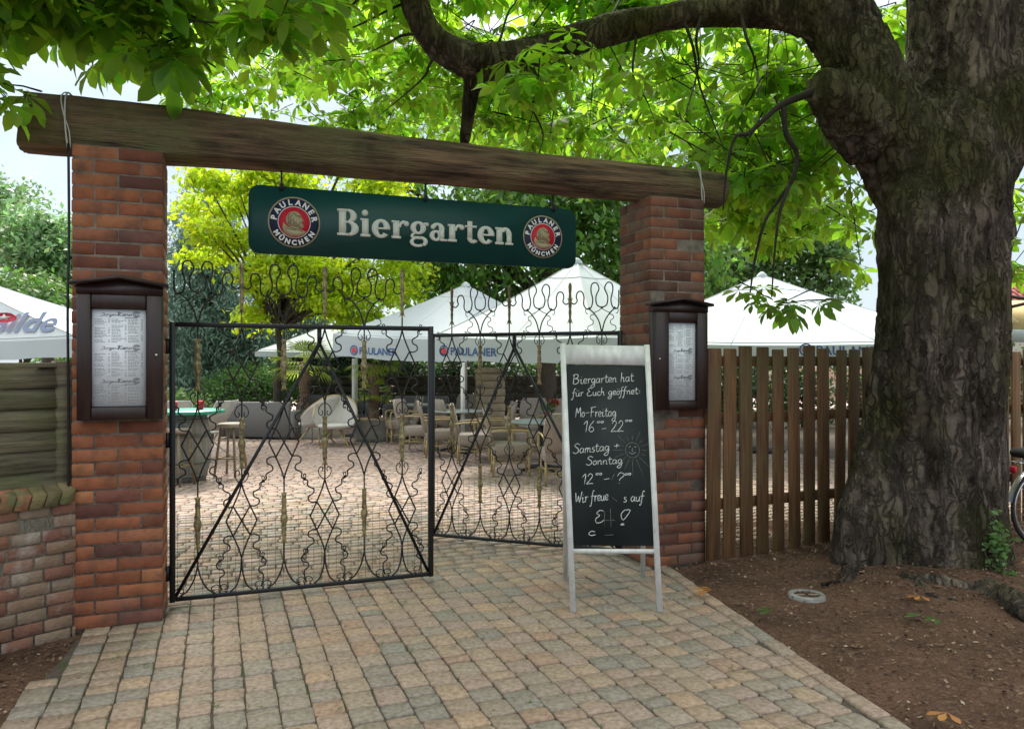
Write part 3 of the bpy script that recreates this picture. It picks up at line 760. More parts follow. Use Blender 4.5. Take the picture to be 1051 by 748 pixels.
# ------------------------------------------------------------------ menu cases
def menu_case(name, pxl, pxr, label, z0, z1, gl, gr, gz0, gz1, rows, keyright):
    dep = -.10
    xl, xr = wt(pxl, dep), wt(pxr, dep); w = xr - xl
    o = thing(name, wp(xl, 0, z0), TH, label, 'menu case', 'menu cases on the gate pillars')
    h = z1 - z0; a, b_ = wt(gl, dep) - xl, wt(gr, dep) - xl; c, d = gz0 - z0, gz1 - z0
    hb = h - .10
    MB().box(0, w, -.065, -.001, 0, hb, .004).build('back_box', 'case', o)
    f = MB(); y0, y1 = -.10, -.066
    f.box(.002, a, y0, y1, .002, hb, .006); f.box(b_, w - .002, y0, y1, .002, hb, .006); f.box(a + .001, b_ - .001, y0 + .002, y1, .002, c, .006); f.box(a + .001, b_ - .001, y0 + .002, y1, d, hb, .006)
    f.build('door_frame', 'case', o)
    MB().box(a + .003, b_ - .003, -.0725, -.067, c + .003, d - .003).build('menu_sheet', 'paper', o)
    # roof: a low gable with an overhanging board
    g = MB(); g.prism([(0, hb + .001), (w, hb + .001), (w, h - .045), (w / 2, h - .01), (0, h - .045)], -.098, -.001)
    g.build('gable', 'case', o)
    r_ = MB(); r_.prism([(-.03, h - .05), (w / 2, h - .008), (w + .03, h - .05), (w + .03, h - .03), (w / 2, h + .014), (-.03, h - .03)], -.135, 0)
    r_.build('roof_board', 'case', o)
    kx = (w - .035) if keyright else .035
    MB().tube([(kx, -.1, hb * .52), (kx, -.108, hb * .52)], .008, 10).build('lock', 'chrome', o)
    # printed lines (too small to read) and the headings in script
    ink = MB(); hd = MB(); pw, ph = b_ - a - .03, d - c - .03; rr = random.Random(3)
    n = 62
    heads = rows
    for i in range(n):
        zz = c + .015 + ph * (1 - (i + .5) / n); fr = i / n
        if any(abs(fr - q - .02) < .045 for q in heads): continue
        for k in range(3):
            x0 = a + .018 + pw * k / 3; L_ = pw / 3 * rr.uniform(.3, .66)
            if rr.random() < .16: continue
            x = x0
            while x < x0 + L_:
                wd = rr.uniform(.005, .016); ink.box(x, x + wd, -.0731, -.0724, zz, zz + .0032); x += wd + .003
            if rr.random() < .7: ink.box(x0 + pw / 3 * .8, x0 + pw / 3 * .9, -.0731, -.0724, zz, zz + .0032)
    ink.build('small_print', 'ink', o)
    for q in heads:
        zz = c + .015 + ph * (1 - q) - .026
        for s_ in handwrite('Jürgens', a + .05 * w / .45, zz, .0085, pw * .36): hd.tube(cr_smooth([(x, -.0733, z) for x, z in s_], 3), .0011, 4)
        for s_ in handwrite('Karin', a + .018 + pw * .47, zz, .0115, pw * .28): hd.tube(cr_smooth([(x, -.0735, z) for x, z in s_], 3), .0017, 4)
        cx, cz = a + .018 + pw * .84, zz + .010
        for rr_ in (.006, .012, .017): hd.tube([(cx + rr_ * 1.2 * math.cos(t), -.0734, cz + rr_ * math.sin(t)) for t in np.linspace(.4, 5.9, 14)], .0015, 4)
        hd.box(a + .018 + pw * .6, a + .018 + pw * .85, -.0732, -.0724, zz - .014, zz - .0105)
    hd.build('headings', 'ink_dark', o)
menu_case('menu_case', 78, 167, 'larger dark wooden menu case with three headings on left pillar', 1.265, 2.12, 93, 150, 1.345, 1.935, (.0, .36, .72), True)
menu_case('menu_case', 673, 727, 'narrow dark wooden menu case with two headings on the right pillar', 1.245, 2.11, 687, 716, 1.315, 1.93, (.32, .68), False)

# ------------------------------------------------------------------ wrought iron gate leaves
def gate_leaf(name, loc, rz, label, Wd, hinge_left=True):
    o = thing(name, loc, rz, label, 'gate', 'wrought iron gate leaves')
    zb, zt = .045, 1.865; s = 1 if hinge_left else -1
    def X(x): return x * s
    fr = MB()
    for x in (0, Wd): fr.box(X(x) - .018, X(x) + .018, -.018, .018, zb - .018, zt + .018, .003)
    fr.box(X(.019), X(Wd - .019), -.016, .016, zt - .016, zt + .016, .003); fr.box(X(.019), X(Wd - .019), -.014, .014, zb - .014, zb + .014, .003)
    fr.build('frame', 'iron_black', o)
    br = MB(); ax = Wd * .54
    br.box(X(ax) - .014, X(ax) + .014, -.016, .01, zt - .12, zt - .017)
    br.tube([(X(ax), -.006, zt - .11), (X(.02), -.006, zb + .02)], .015, 4); br.tube([(X(ax), .004, zt - .11), (X(Wd - .02), .004, zb + .02)], .014, 4)
    br.build('brace', 'iron_black', o)
    for z in (.22, 1.1, 1.72): MB().tube([(X(-.03), 0, z - .05), (X(-.03), 0, z + .05)], .016, 8).box(X(-.07), X(-.012), -.006, .006, z - .03, z + .03).build('hinge', 'iron_black', o)
    sc = MB(); rt = .0058; pit = .278; ax0 = .155; ax_n = 6
    P = .525; rowA = (1.06,); rowB = (1.595, .535)
    def cv(pts, r=rt): 
        pts = [(min(max(x, .01), Wd - .01), z) for x, z in pts]
        sc.tube([(X(x), 0, z) for x, z in cr_smooth(pts, 4)], r, 5)
    motifs = []; collars = []
    for i in range(ax_n):
        x = ax0 + i * pit
        mz = rowA if i % 2 == 0 else rowB
        cz = rowB if i % 2 == 0 else rowA
        for z in mz: motifs.append((x, z))
        for z in cz: collars.append((x, z))
        # straight rods between motif tips and collars
        for z in cz: cv([(x, z - .285), (x, z), (x, z + .285)], .0055)
    for x, z in motifs:
        for q in (1, -1):
            cv([(x, z + .255), (x + q * .018, z + .19), (x + q * .055, z + .10), (x + q * .10, z)]); cv([(x + q * .10, z), (x + q * .055, z - .10), (x + q * .018, z - .19), (x, z - .255)])
            cv([(x - q * .055, z + .10), (x, z), (x + q * .055, z - .10)])
    half = [(.055, .10), (.083, .096), (.112, .112), (.110, .143), (.082, .158), (.076, .188), (.106, .206), (.120, .222), (.118, .248), (.139, .2625)]
    # squiggles from each motif corner towards the neighbours, meeting at a small rosette
    for x, z in motifs:
        for q in (1, -1):
            for w in (1, -1):
                if z + w * .26 > zt or z + w * .26 < zb: 
                    pts = [(x + q * u, z + w * v) for u, v in half[:5]]
                    pts = [(a, min(max(b, zb), zt)) for a, b in pts]
                else: pts = [(x + q * u, z + w * v) for u, v in half]
                cv(pts, .0052)
                if len(pts) == len(half) and .05 < pts[-1][0] < Wd - .05:
                    cx, cz_ = pts[-1]
                    if q == 1 or True:
                        sc.lathe([(0, -.012), (.011, -.004), (.011, .004), (0, .012)], 6, (X(cx), 0, cz_), cap=False)
                        for sg in (1, -1): cv([(cx, cz_), (cx + sg * .008, cz_ + .02), (cx + sg * .002, cz_ + .036), (cx - sg * .012, cz_ + .03)], .003)
                        cv([(cx, cz_), (cx - .012, cz_ - .018), (cx - .004, cz_ - .036), (cx + .01, cz_ - .03)], .003)
    # feet: bell-shaped curves with curls along the bottom rail
    for i in range(ax_n):
        x = ax0 + i * pit
        if i % 2 == 0:
            for q in (1, -1): cv([(x, .25), (x + q * .02, .17), (x + q * .06, .095), (x + q * .11, .058)])
        else:
            for q in (1, -1): cv([(x, .28), (x + q * .008, .18), (x + q * .035, .095), (x + q * .075, .058)])
        for q in (1, -1):
            cx = x + q * .1
            cv([(cx + q * .035, .06), (cx + q * .045, .085), (cx + q * .02, .115), (cx - q * .012, .10), (cx - q * .008, .078), (cx + q * .01, .08)], .0035)
            sc.lathe([(0, -.01), (.009, 0), (0, .01)], 6, (X(cx), 0, .063), cap=False)
    for x, z in motifs:
        if z < .6:
            for q in (1, -1): cv([(x + q * .139, z - .2625), (x + q * .160, z - .285), (x + q * .150, z - .315), (x + q * .118, z - .325), (x + q * .112, z - .355), (x + q * .138, z - .375), (x + q * .139, z - .42), (x + q * .125, z - .46)], .005)
    for x, z in collars:                       # pairs of C-scrolls that hold each collar's rod
        if z > .6 and z < 1.7:
            for q in (1, -1):
                for w in (1, -1): cv([(x, z + w * .27), (x + q * .03, z + w * .25), (x + q * .045, z + w * .21), (x + q * .028, z + w * .18), (x + q * .014, z + w * .195), (x + q * .02, z + w * .215)], .0036)
    # crest above the top rail
    for i in range(0, ax_n, 2):
        x = ax0 + i * pit
        for q in (1, -1):
            cv([(x, zt), (x + q * .025, zt + .10), (x + q * .07, zt + .17), (x + q * .115, zt + .21)])
            cv([(x + q * .115, zt + .21), (x + q * .14, zt + .20), (x + q * .135, zt + .17), (x + q * .12, zt + .165)], .0034)
            cv([(x + q * .065, zt + .16), (x + q * .095, zt + .15), (x + q * .10, zt + .125), (x + q * .075, zt + .105), (x + q * .08, zt + .075), (x + q * .115, zt + .06), (x + q * .12, zt + .03), (x + q * .09, zt + .015)], .0036)
            cv([(x, zt + .215), (x + q * .02, zt + .195), (x + q * .05, zt + .18), (x + q * .075, zt + .17)], .0034)
            cv([(x, zt + .215), (x + q * .042, zt + .24), (x + q * .05, zt + .31), (x + q * .024, zt + .375), (x + q * .048, zt + .425), (x + q * .085, zt + .415), (x + q * .094, zt + .36), (x + q * .078, zt + .28), (x + q * .095, zt + .215),
                (x + q * .13, zt + .205), (x + q * .157, zt + .245), (x + q * .155, zt + .31), (x + q * .175, zt + .355), (x + q * .21, zt + .35), (x + q * .222, zt + .31), (x + q * .214, zt + .275), (x + q * .24, zt + .25), (x + q * .268, zt + .262)])
            sc.lathe([(0, -.012), (.012, 0), (0, .012)], 6, (X(x + q * .108), 0, zt + .212), cap=False)
        sc.lathe([(0, -.014), (.013, 0), (0, .014)], 6, (X(x), 0, zt + .215), cap=False)
    sc.build('scrollwork', 'iron', o)
    prof = [(.004, -.15), (.011, -.145), (.008, -.12), (.012, -.11), (.010, -.09), (.0135, -.07), (.010, -.05), (.014, -.045), (.012, -.035), (.018, -.02), (.019, 0), (.016, .015), (.011, .025), (.015, .035), (.013, .05), (.011, .075), (.013, .10), (.010, .13), (.012, .15), (.005, .155)]
    def leaves(b, x, z, w, r0=.009, L_=.035):
        for k in range(4):
            a = k * math.pi / 2 + .6
            b.tube([(x + r0 * math.cos(a), r0 * math.sin(a), z), (x + (r0 + .006) * math.cos(a), (r0 + .006) * math.sin(a), z + w * L_ * .6), (x + (r0 + .018) * math.cos(a), (r0 + .018) * math.sin(a), z + w * L_)], [.006, .005, .001], 4)
    for x, z in collars:
        b = MB(); b.lathe([(max(r_, .006) * 1.35, q * 1.15) for r_, q in prof], 8, (X(x), 0, z)); leaves(b, X(x), z + .14, 1); leaves(b, X(x), z - .14, -1)
        b.build('collar', 'brass', o, False)
    for i in range(1, ax_n, 2):
        x = ax0 + i * pit
        b = MB(); b.tube([(X(x), 0, zt), (X(x), 0, zt + .15)], .006, 6)
        b.lathe([(.006, .10), (.013, .11), (.010, .14), (.014, .18), (.011, .21), (.016, .24), (.012, .26), (.018, .285), (.014, .30), (.011, .34), (.014, .37), (.016, .40), (.012, .425), (.002, .435)], 8, (X(x), 0, zt))
        leaves(b, X(x), zt + .12, -1); leaves(b, X(x), zt + .27, 1)
        b.build('finial', 'brass', o)
    wm = MB(); zz = .07
    for k in range(int(Wd / .052)):
        x = .03 + k * .052; wm.tube([(X(x), .012, .06), (X(x), .012, .58 + .02 * random.random())], .0017, 3)
    for k in range(10): wm.tube([(X(.02), .013, .08 + k * .055), (X(Wd - .02), .013, .08 + k * .055)], .0017, 3)
    wm.build('wire_mesh', 'wire', o)
    return o
gate_leaf('iron_gate', wp(.035, .30), TH, 'larger nearer scrollwork gate leaf hinged on left pillar and closed', 1.76, True)
hx, hy, _ = wp(3.46, .43)
lx, ly = (452 - CX) / F * 7.02, 7.02
ra = math.atan2(hy - ly, hx - lx)
gate_leaf('iron_gate', (hx, hy, 0), ra, 'scrollwork gate leaf swung inward beside the right pillar, partly behind chalkboard', 1.74, False)

# ------------------------------------------------------------------ chalkboard
def chalkboard():
    o = thing('chalkboard_sign', (.68, 5.3, 0), 0, 'white framed standing chalkboard with handwritten opening hours on the paving', 'chalkboard')
    def w(p): return (p[0] - .68, p[1] - 5.3, p[2])
    BL, BR = np.array((.395, 4.976, 0)), np.array((.955, 4.976, 0)); TL, TR = np.array((.352, 5.36, 1.745)), np.array((.938, 5.36, 1.735))
    def rail(a, b, wd=.036, th=.022, ex=(1, 0, 0)):
        a, b = np.array(a), np.array(b); t = (b - a) / np.linalg.norm(b - a); e = np.array(ex, float); e -= t * e.dot(t); e /= np.linalg.norm(e); n = np.cross(t, e)
        V = []
        for p in (a, b):
            for sx, sy in ((-1, -1), (1, -1), (1, 1), (-1, 1)): V.append(w(p + e * sx * wd / 2 + n * sy * th / 2))
        return V, [(0, 1, 2, 3), (7, 6, 5, 4), (0, 4, 5, 1), (1, 5, 6, 2), (2, 6, 7, 3), (3, 7, 4, 0)]
    fl = MB(); fl.add(*rail(BL, TL)); fl.build('front_leg', 'white_wood', o)
    fl = MB(); fl.add(*rail(BR, TR)); fl.build('front_leg', 'white_wood', o)
    f = (lambda s, k: (BL * (1 - s) + TL * s) * (1 - k) + (BR * (1 - s) + TR * s) * k)
    nrm = np.cross(BR - BL, TL - BL); nrm /= np.linalg.norm(nrm); nrm = -nrm if nrm[1] > 0 else nrm   # towards the camera
    b = MB(); b.add(*rail(f(.215, .03), f(.215, .97), .028, .018, (0, 0, 1))); b.build('crossbar', 'white_wood', o)
    b = MB(); b.add(*rail(f(.957, .03), f(.957, .97), .135, .018, (0, .2, 1))); b.build('top_board', 'white_wood', o)
    def plate(s0, s1, k0, k1, off, th):
        q = [f(s0, k0), f(s0, k1), f(s1, k1), f(s1, k0)]
        V = [w(p + nrm * off) for p in q] + [w(p + nrm * (off - th)) for p in q]
        return V, [(0, 1, 2, 3), (7, 6, 5, 4), (0, 4, 5, 1), (1, 5, 6, 2), (2, 6, 7, 3), (3, 7, 4, 0)]
    b = MB(); b.add(*plate(.235, .916, .034, .966, .004, .01)); b.build('slate', 'slate', o)
    for a, c in (((.40, 5.75, 0), (.362, 5.385, 1.70)), ((.985, 5.80, 0), (.93, 5.385, 1.70))):
        b = MB(); b.add(*rail(a, c, .032, .02)); b.build('rear_leg', 'white_wood', o)
    b = MB(); b.add(*rail((.40, 5.62, .6), (.96, 5.64, .6), .03, .016, (0, 0, 1))); b.build('rear_crossbar', 'white_wood', o)
    # writing: board coordinates u 0..1 across, v 0..1 down
    def uv(u, v): return f(.916 - v * (.916 - .235), .034 + u * .932)
    ch = MB(); fc = MB()
    def put(b, pts, r, k=[0]):
        k[0] += 1
        b.tube([w(uv(u, v) + nrm * (.0045 + .00002 * (k[0] % 30))) for u, v in pts], r, 4)
    def zb(x, y):
        v = (y - 88) / 637; return ((x - (38 + 22 * v)) / 280, v)
    asp = 637 / 280
    for txt, x0, y0, x1, y1, hh in (('Biergarten hat', 62, 160, 278, 146, 18), ('für Euch geöffnet:', 60, 205, 302, 192, 15), ('Mo-Freitag', 70, 280, 215, 275, 19), ('16', 100, 333, 140, 331, 21), ('-', 160, 331, 185, 330, 14), ('22', 196, 331, 242, 329, 21),
                            ('00', 146, 300, 172, 299, 7), ('00', 246, 294, 272, 293, 7), ('Samstag +', 62, 410, 228, 394, 18), ('Sonntag', 108, 450, 236, 443, 16), ('12', 94, 517, 134, 514, 19), ('00', 140, 484, 164, 483, 7), ('-', 166, 508, 196, 505, 12), ('?', 212, 513, 245, 512, 20), ('00', 242, 484, 266, 482, 7),
                            ('Wir freue', 68, 582, 184, 570, 20), ('s auf', 236, 577, 310, 572, 18), ('E', 136, 650, 170, 645, 22), ('!', 214, 652, 260, 648, 24), ('c', 112, 692, 140, 690, 15)):
        for st in handwrite(txt, x0, 0, hh, (x1 - x0)):
            st = cr_smooth([zb(x, y0 + (y1 - y0) * (x - x0) / (x1 - x0) - z) for x, z in st], 3)
            put(ch, st, .0031)
        ch.build('handwriting', 'chalk', o); ch = MB()
    # drawn sun with a face, thin yellowish chalk
    put(fc, [zb(270 + 25 * math.cos(a), 395 + 27 * math.sin(a)) for a in np.linspace(0, 6.3, 20)], .0016)
    for a in np.linspace(0, 2 * math.pi, 17)[:-1]:
        l_ = 50 + 22 * (int(a * 7) % 2) + (45 if .6 < a < 1.9 else 0); put(fc, [zb(270 + 33 * math.cos(a), 395 + 35 * math.sin(a)), zb(270 + l_ * math.cos(a), 395 + l_ * math.sin(a))], .0011)
    for st in ([(258, 385), (264, 381)], [(276, 383), (284, 383)], [(270, 388), (268, 398), (273, 399)], [(257, 402), (268, 409), (282, 402)]): put(ch, [zb(*p) for p in st], .0014)
    for st in ([(165, 640), (205, 638)], [(170, 610), (168, 660)], [(190, 600), (192, 665)], [(170, 690), (200, 688)], [(196, 560), (215, 575)], [(195, 500), (205, 480)]): put(fc, [zb(*p) for p in st], .0013)
    ch.build('sun_face', 'chalk', o); fc.build('drawn_sun', 'chalk_faint', o)
chalkboard()

# ------------------------------------------------------------------ left low wall with board fence
def left_wall():
    a = math.atan2(-.77, -.635) + math.pi      # local +x points back towards the pillar
    base = np.array((-2.655, 4.60))
    o = thing('brick_wall', (base[0], base[1], 0), a, 'low weathered brick wall with slanted coping left of the pillar', 'wall')
    b = MB(); ch = .075
    for i in range(-1, 10):
        z = i * ch + .03; x = -2.0 + (i % 2) * .08
        while x < .03:
            l_ = random.choice((.16, .17, .2, .16)); x1 = min(x + l_, .05)
            if x1 - x > .03: b.box(x + .005, x1 - .005, random.gauss(0, .003), .11, z + .004, z + ch - .004, .004)
            x += l_
    b.build('brickwork', 'old_brick', o)
    MB().box(-2.0, .045, .006, .24, -.1, .78).build('mortar', 'old_mortar', o)
    b = MB(); x = -2.0
    while x < .0:
        l_ = .078; c = MB(); c.box(x + .003, x + l_ - .003, -.02, .235, -.03, .055, .005)
        V = np.vstack(c.v); V[:, 2] += .80 + (V[:, 1] * .28) + random.gauss(0, .004); V[:, 1] += random.gauss(0, .004); V[:, 0] += (V[:, 2] - .8) * .3
        b.add(V, c.f); x += l_
    b.build('coping', 'coping_brick', o)
    o = thing('board_fence', (base[0], base[1], .9), a, 'mossy fence of overlapping horizontal boards on the low wall', 'fence')
    b = MB()
    for i in range(6):
        z = .02 + i * .122
        if i == 0: z0, z1 = -.07, .10
        else: z0, z1 = z - .074, z + .078
        V = [(-2.2, .135, z0), (-.03, .13, z0 + .008 * (i > 3)), (-.03, .165, z1), (-2.2, .165, z1), (-2.2, .16, z0), (-.03, .155, z0), (-.03, .18, z1), (-2.2, .18, z1)]
        V = [(x, y - .05, zz + random.gauss(0, .002)) for x, y, zz in V]
        b.add(V, [(0, 1, 2, 3), (7, 6, 5, 4), (0, 4, 5, 1), (1, 5, 6, 2), (2, 6, 7, 3), (3, 7, 4, 0)])
    b.build('boards', 'board_old', o)
    MB().box(-.032, .07, .10, .17, -.1, .72, .004).build('post', 'board_old', o)
    MB().box(-2.2, -.034, .07, .16, .682, .71, .004).build('cap_rail', 'board_old', o)
left_wall()

# ------------------------------------------------------------------ right slat fence
def slat_fence():
    o = thing('slat_fence', (1.62, 6.22, 0), R(24), 'brown vertical slat fence between right pillar and big tree', 'fence')
    b = MB(); n = 34
    for i in range(n):
        x = .0 + i * .172; h = 1.745 + random.gauss(0, .012); w = .062 + random.gauss(0, .002)
        tilt = random.gauss(0, .006)
        c = MB().box(-w, w, -.014 + random.gauss(0, .003), .012, .02, h, .006); V = np.vstack(c.v)
        V[:, 0] += x + V[:, 2] * tilt; V[:, 1] += random.gauss(0, .004); b.add(V, c.f)
    b.build('slats', 'slat', o)
    for z in (1.585, 1.12, .42): MB().box(-.05, n * .172, .018, .06, z, z + .085, .004).build('rail', 'slat', o)
    for x in (-.06, 2.2, 4.4): MB().box(x - .04, x + .04, .064, .145, -.05, 1.6, .004).build('post', 'slat', o)
slat_fence()

# ------------------------------------------------------------------ leaves
def leaflet_tpl(L_, w, droop, n_l=6, spread=300, r_=random):
    """palmate leaf: n leaflets radiating from a point, in local coords (x forward, z up)"""
    V = []; F_ = []
    for k in range(n_l):
        a = R(-spread / 2 + spread * k / (n_l - 1)) + r_.gauss(0, .06)
        l_ = L_ * (.62 + .38 * math.cos(a * .55)) * r_.uniform(.9, 1.08)
        ca, sa = math.cos(a), math.sin(a); st = len(V)
        dr = droop * r_.uniform(.7, 1.3)
        prof = ((0, 0), (.30, .24), (.64, .92), (.86, .72), (1, 0))
        mid = []; lf = []; rt = []
        for t, wd in prof:
            x = l_ * t; z = -dr * l_ * t * t - .12 * l_ * t; hw = w * l_ * wd * .5
            mid.append((x * ca, x * sa, z)); fz = z + hw * .35
            lf.append((x * ca - hw * sa, x * sa + hw * ca, fz)); rt.append((x * ca + hw * sa, x * sa - hw * ca, fz))
        V += mid + lf[1:4] + rt[1:4]
        m_ = lambda i: st + i
        F_ += [(m_(0), m_(1), m_(5), m_(5)), (m_(1), m_(2), m_(6), m_(5)), (m_(2), m_(3), m_(7), m_(6)), (m_(3), m_(4), m_(7), m_(7)),
               (m_(0), m_(8), m_(1), m_(1)), (m_(1), m_(8), m_(9), m_(2)), (m_(2), m_(9), m_(10), m_(3)), (m_(3), m_(10), m_(4), m_(4))]
    return np.array(V), F_
def instance(tpl, pos, fwd, up, scale):
    """stack copies of a template; returns V, list faces"""
    V, F_ = tpl; n = len(pos)
    f = fwd / (np.linalg.norm(fwd, axis=1, keepdims=True) + 1e-9)
    u = up - f * (up * f).sum(1, keepdims=True); u /= np.linalg.norm(u, axis=1, keepdims=True) + 1e-9
    s = np.cross(u, f)
    W_ = pos[:, None, :] + scale[:, None, None] * (V[None, :, 0, None] * f[:, None] + V[None, :, 1, None] * s[:, None] + V[None, :, 2, None] * u[:, None])
    return W_.reshape(-1, 3)
def clean(F_): return [tuple(dict.fromkeys(q)) for q in F_]

def chestnut_canopy(lobes, parent, leaf_size=.24, seed=1, m='lf_near'):
    r_ = random.Random(seed); g = np.random.default_rng(seed)
    tp = []
    for k in range(4): 
        V, F_ = leaflet_tpl(1.0, .50, .12 + .16 * k, n_l=(5, 6, 7, 6)[k], spread=(250, 280, 300, 270)[k], r_=r_); tp.append((V, clean(F_)))
    Ls = [[] for _ in tp]; twigs = MB()
    for (c, rad, n, ls) in lobes:
        c = np.array(c); rad = np.array(rad)
        for _ in range(n):
            while True:
                p = g.uniform(-1, 1, 3)
                if p.dot(p) < 1: break
            q = c + p * rad
            if n > 6 and mnoise.noise(Vector(q * 1.3)) < -.16: continue
            # shoot: short twig, mostly outward and drooping
            dirn = np.array((g.normal(), g.normal(), -.25 + g.normal() * .45)); dirn /= np.linalg.norm(dirn)
            Ln = r_.uniform(.3, .7); pts = [q - dirn * Ln + np.array((0, 0, .12)), q - dirn * Ln * .5 + np.array((0, 0, .07)), q]
            twigs.tube(pts, [.008, .006, .004], 3, cap=False)
            for t in ((.45, 1.0) if r_.random() < .7 else (1.0,)):
                node = pts[0] * (1 - t) + pts[2] * t
                for k in range(r_.choice((2, 3, 4))):
                    a = r_.uniform(0, 6.28)
                    out = np.array((math.cos(a), math.sin(a), r_.uniform(-.5, .3))) + dirn * .4; out /= np.linalg.norm(out)
                    pl = ls * r_.uniform(.4, .8); e = node + out * pl + np.array((0, 0, -.02))
                    if r_.random() < .5: twigs.tube([node, e], .0022, 3, cap=False)
                    up = np.array((0, 0, 1.)) + np.array((g.normal() * .5, g.normal() * .5 - .75, 0)) + out * .5
                    Ls[r_.randrange(4)].append((e, out, up, ls * r_.uniform(.6, 1.15)))
    Vs = []; Fs = []; off = 0
    for (V, F_), L_ in zip(tp, Ls):
        if not L_: continue
        pos = np.array([a[0] for a in L_]); fw = np.array([a[1] for a in L_]); up = np.array([a[2] for a in L_]); s = np.array([a[3] for a in L_])
        W_ = instance((V, F_), pos, fw, up, s); Vs.append(W_); nv = len(V)
        for i in range(len(L_)):
            o_ = off + i * nv
            Fs += [tuple(j + o_ for j in q) for q in F_]
        off += len(W_)
    ob = mesh_obj('crown', np.vstack(Vs), Fs, m, parent)
    twigs.build('twigs', 'twig', parent)
    return sum(len(a) for a in Ls)

def leaf_cloud(lobes, size, seed=0, flat=.5, hang=0, clump=.35, per=14, shell=.45, aspect=.5):
    """many folded leaf faces in clumps through ellipsoid lobes (cx,cy,cz,rx,ry,rz,nclumps)"""
    g = np.random.default_rng(seed); Pn = []; cd = []
    for (cx, cy, cz, rx, ry, rz, n) in lobes:
        d = g.normal(size=(n, 3)); d /= np.linalg.norm(d, axis=1, keepdims=True)
        r = g.uniform(0, 1, n) ** shell
        bump = 1 + .22 * np.array([mnoise.noise(Vector(q * 2.2 + np.array((cx, cy, cz)))) for q in d])
        c = np.array((cx, cy, cz)) + d * (r * bump)[:, None] * np.array((rx, ry, rz))
        k = g.normal(size=(n, per, 3)) * clump * np.array((1, 1, .55)) * g.uniform(.5, 1.2, (n, 1, 1))
        k[:, :, 2] -= hang * np.linalg.norm(k[:, :, :2], axis=2)
        Pn.append((c[:, None] + k).reshape(-1, 3)); cd.append(np.repeat(d, per, axis=0))
    P = np.vstack(Pn); D = np.vstack(cd); n = len(P)
    up = np.array((0, 0, 1.)) * flat + D * .5 + g.normal(size=(n, 3)) * .45
    f = g.normal(size=(n, 3)) + D * .6 + np.array((0, 0, -hang - .2)); 
    f /= np.linalg.norm(f, axis=1, keepdims=True)
    up -= f * (up * f).sum(1, keepdims=True); up /= np.linalg.norm(up, axis=1, keepdims=True) + 1e-9
    s = np.cross(f, up); L_ = size * g.uniform(.6, 1.3, n)[:, None]; w = L_ * aspect
    a = P - f * L_ * .5; b = P + s * w * .5 + up * w * .12; c = P + f * L_ * .5; d = P - s * w * .5 + up * w * .12
    V = np.stack([a, b, c, d], 1).reshape(-1, 3)
    F_ = np.arange(n * 4).reshape(-1, 4)
    return V, F_

def tree(name, label, cat, x, y, h, lobes, m, size, trunk_r=.15, bark='bark_far', group=None, seed=0, th=None, **kw):
    o = thing(name, (x, y, 0), 0, label, cat, group)
    V, F_ = leaf_cloud([(a, b, c, d, e, f, n) for a, b, c, d, e, f, n in lobes], size, seed, **kw)
    mesh_obj('crown', V, F_, m, o)
    b = MB(); th = th or h * .6
    zs = np.linspace(-.1, th, 8); r_ = random.Random(seed)
    pts = [(r_.gauss(0, .04 * min(1, z)), r_.gauss(0, .04), z) for z in zs]
    b.tube(pts, [trunk_r * (1.35 if i == 0 else 1 - .6 * i / 7) for i in range(8)], 9)
    for (a, bb, c, d, e, f, n) in lobes:
        s0 = np.array(pts[4]); s1 = np.array((a, bb, c)); mid = (s0 + s1) / 2 + np.array((0, 0, .2))
        b.tube(cr_smooth([s0, mid, s1], 3), [trunk_r * .4 * (1 - .12 * q) for q in range(7)], 6)
    b.build('trunk', bark, o, True)
    return o

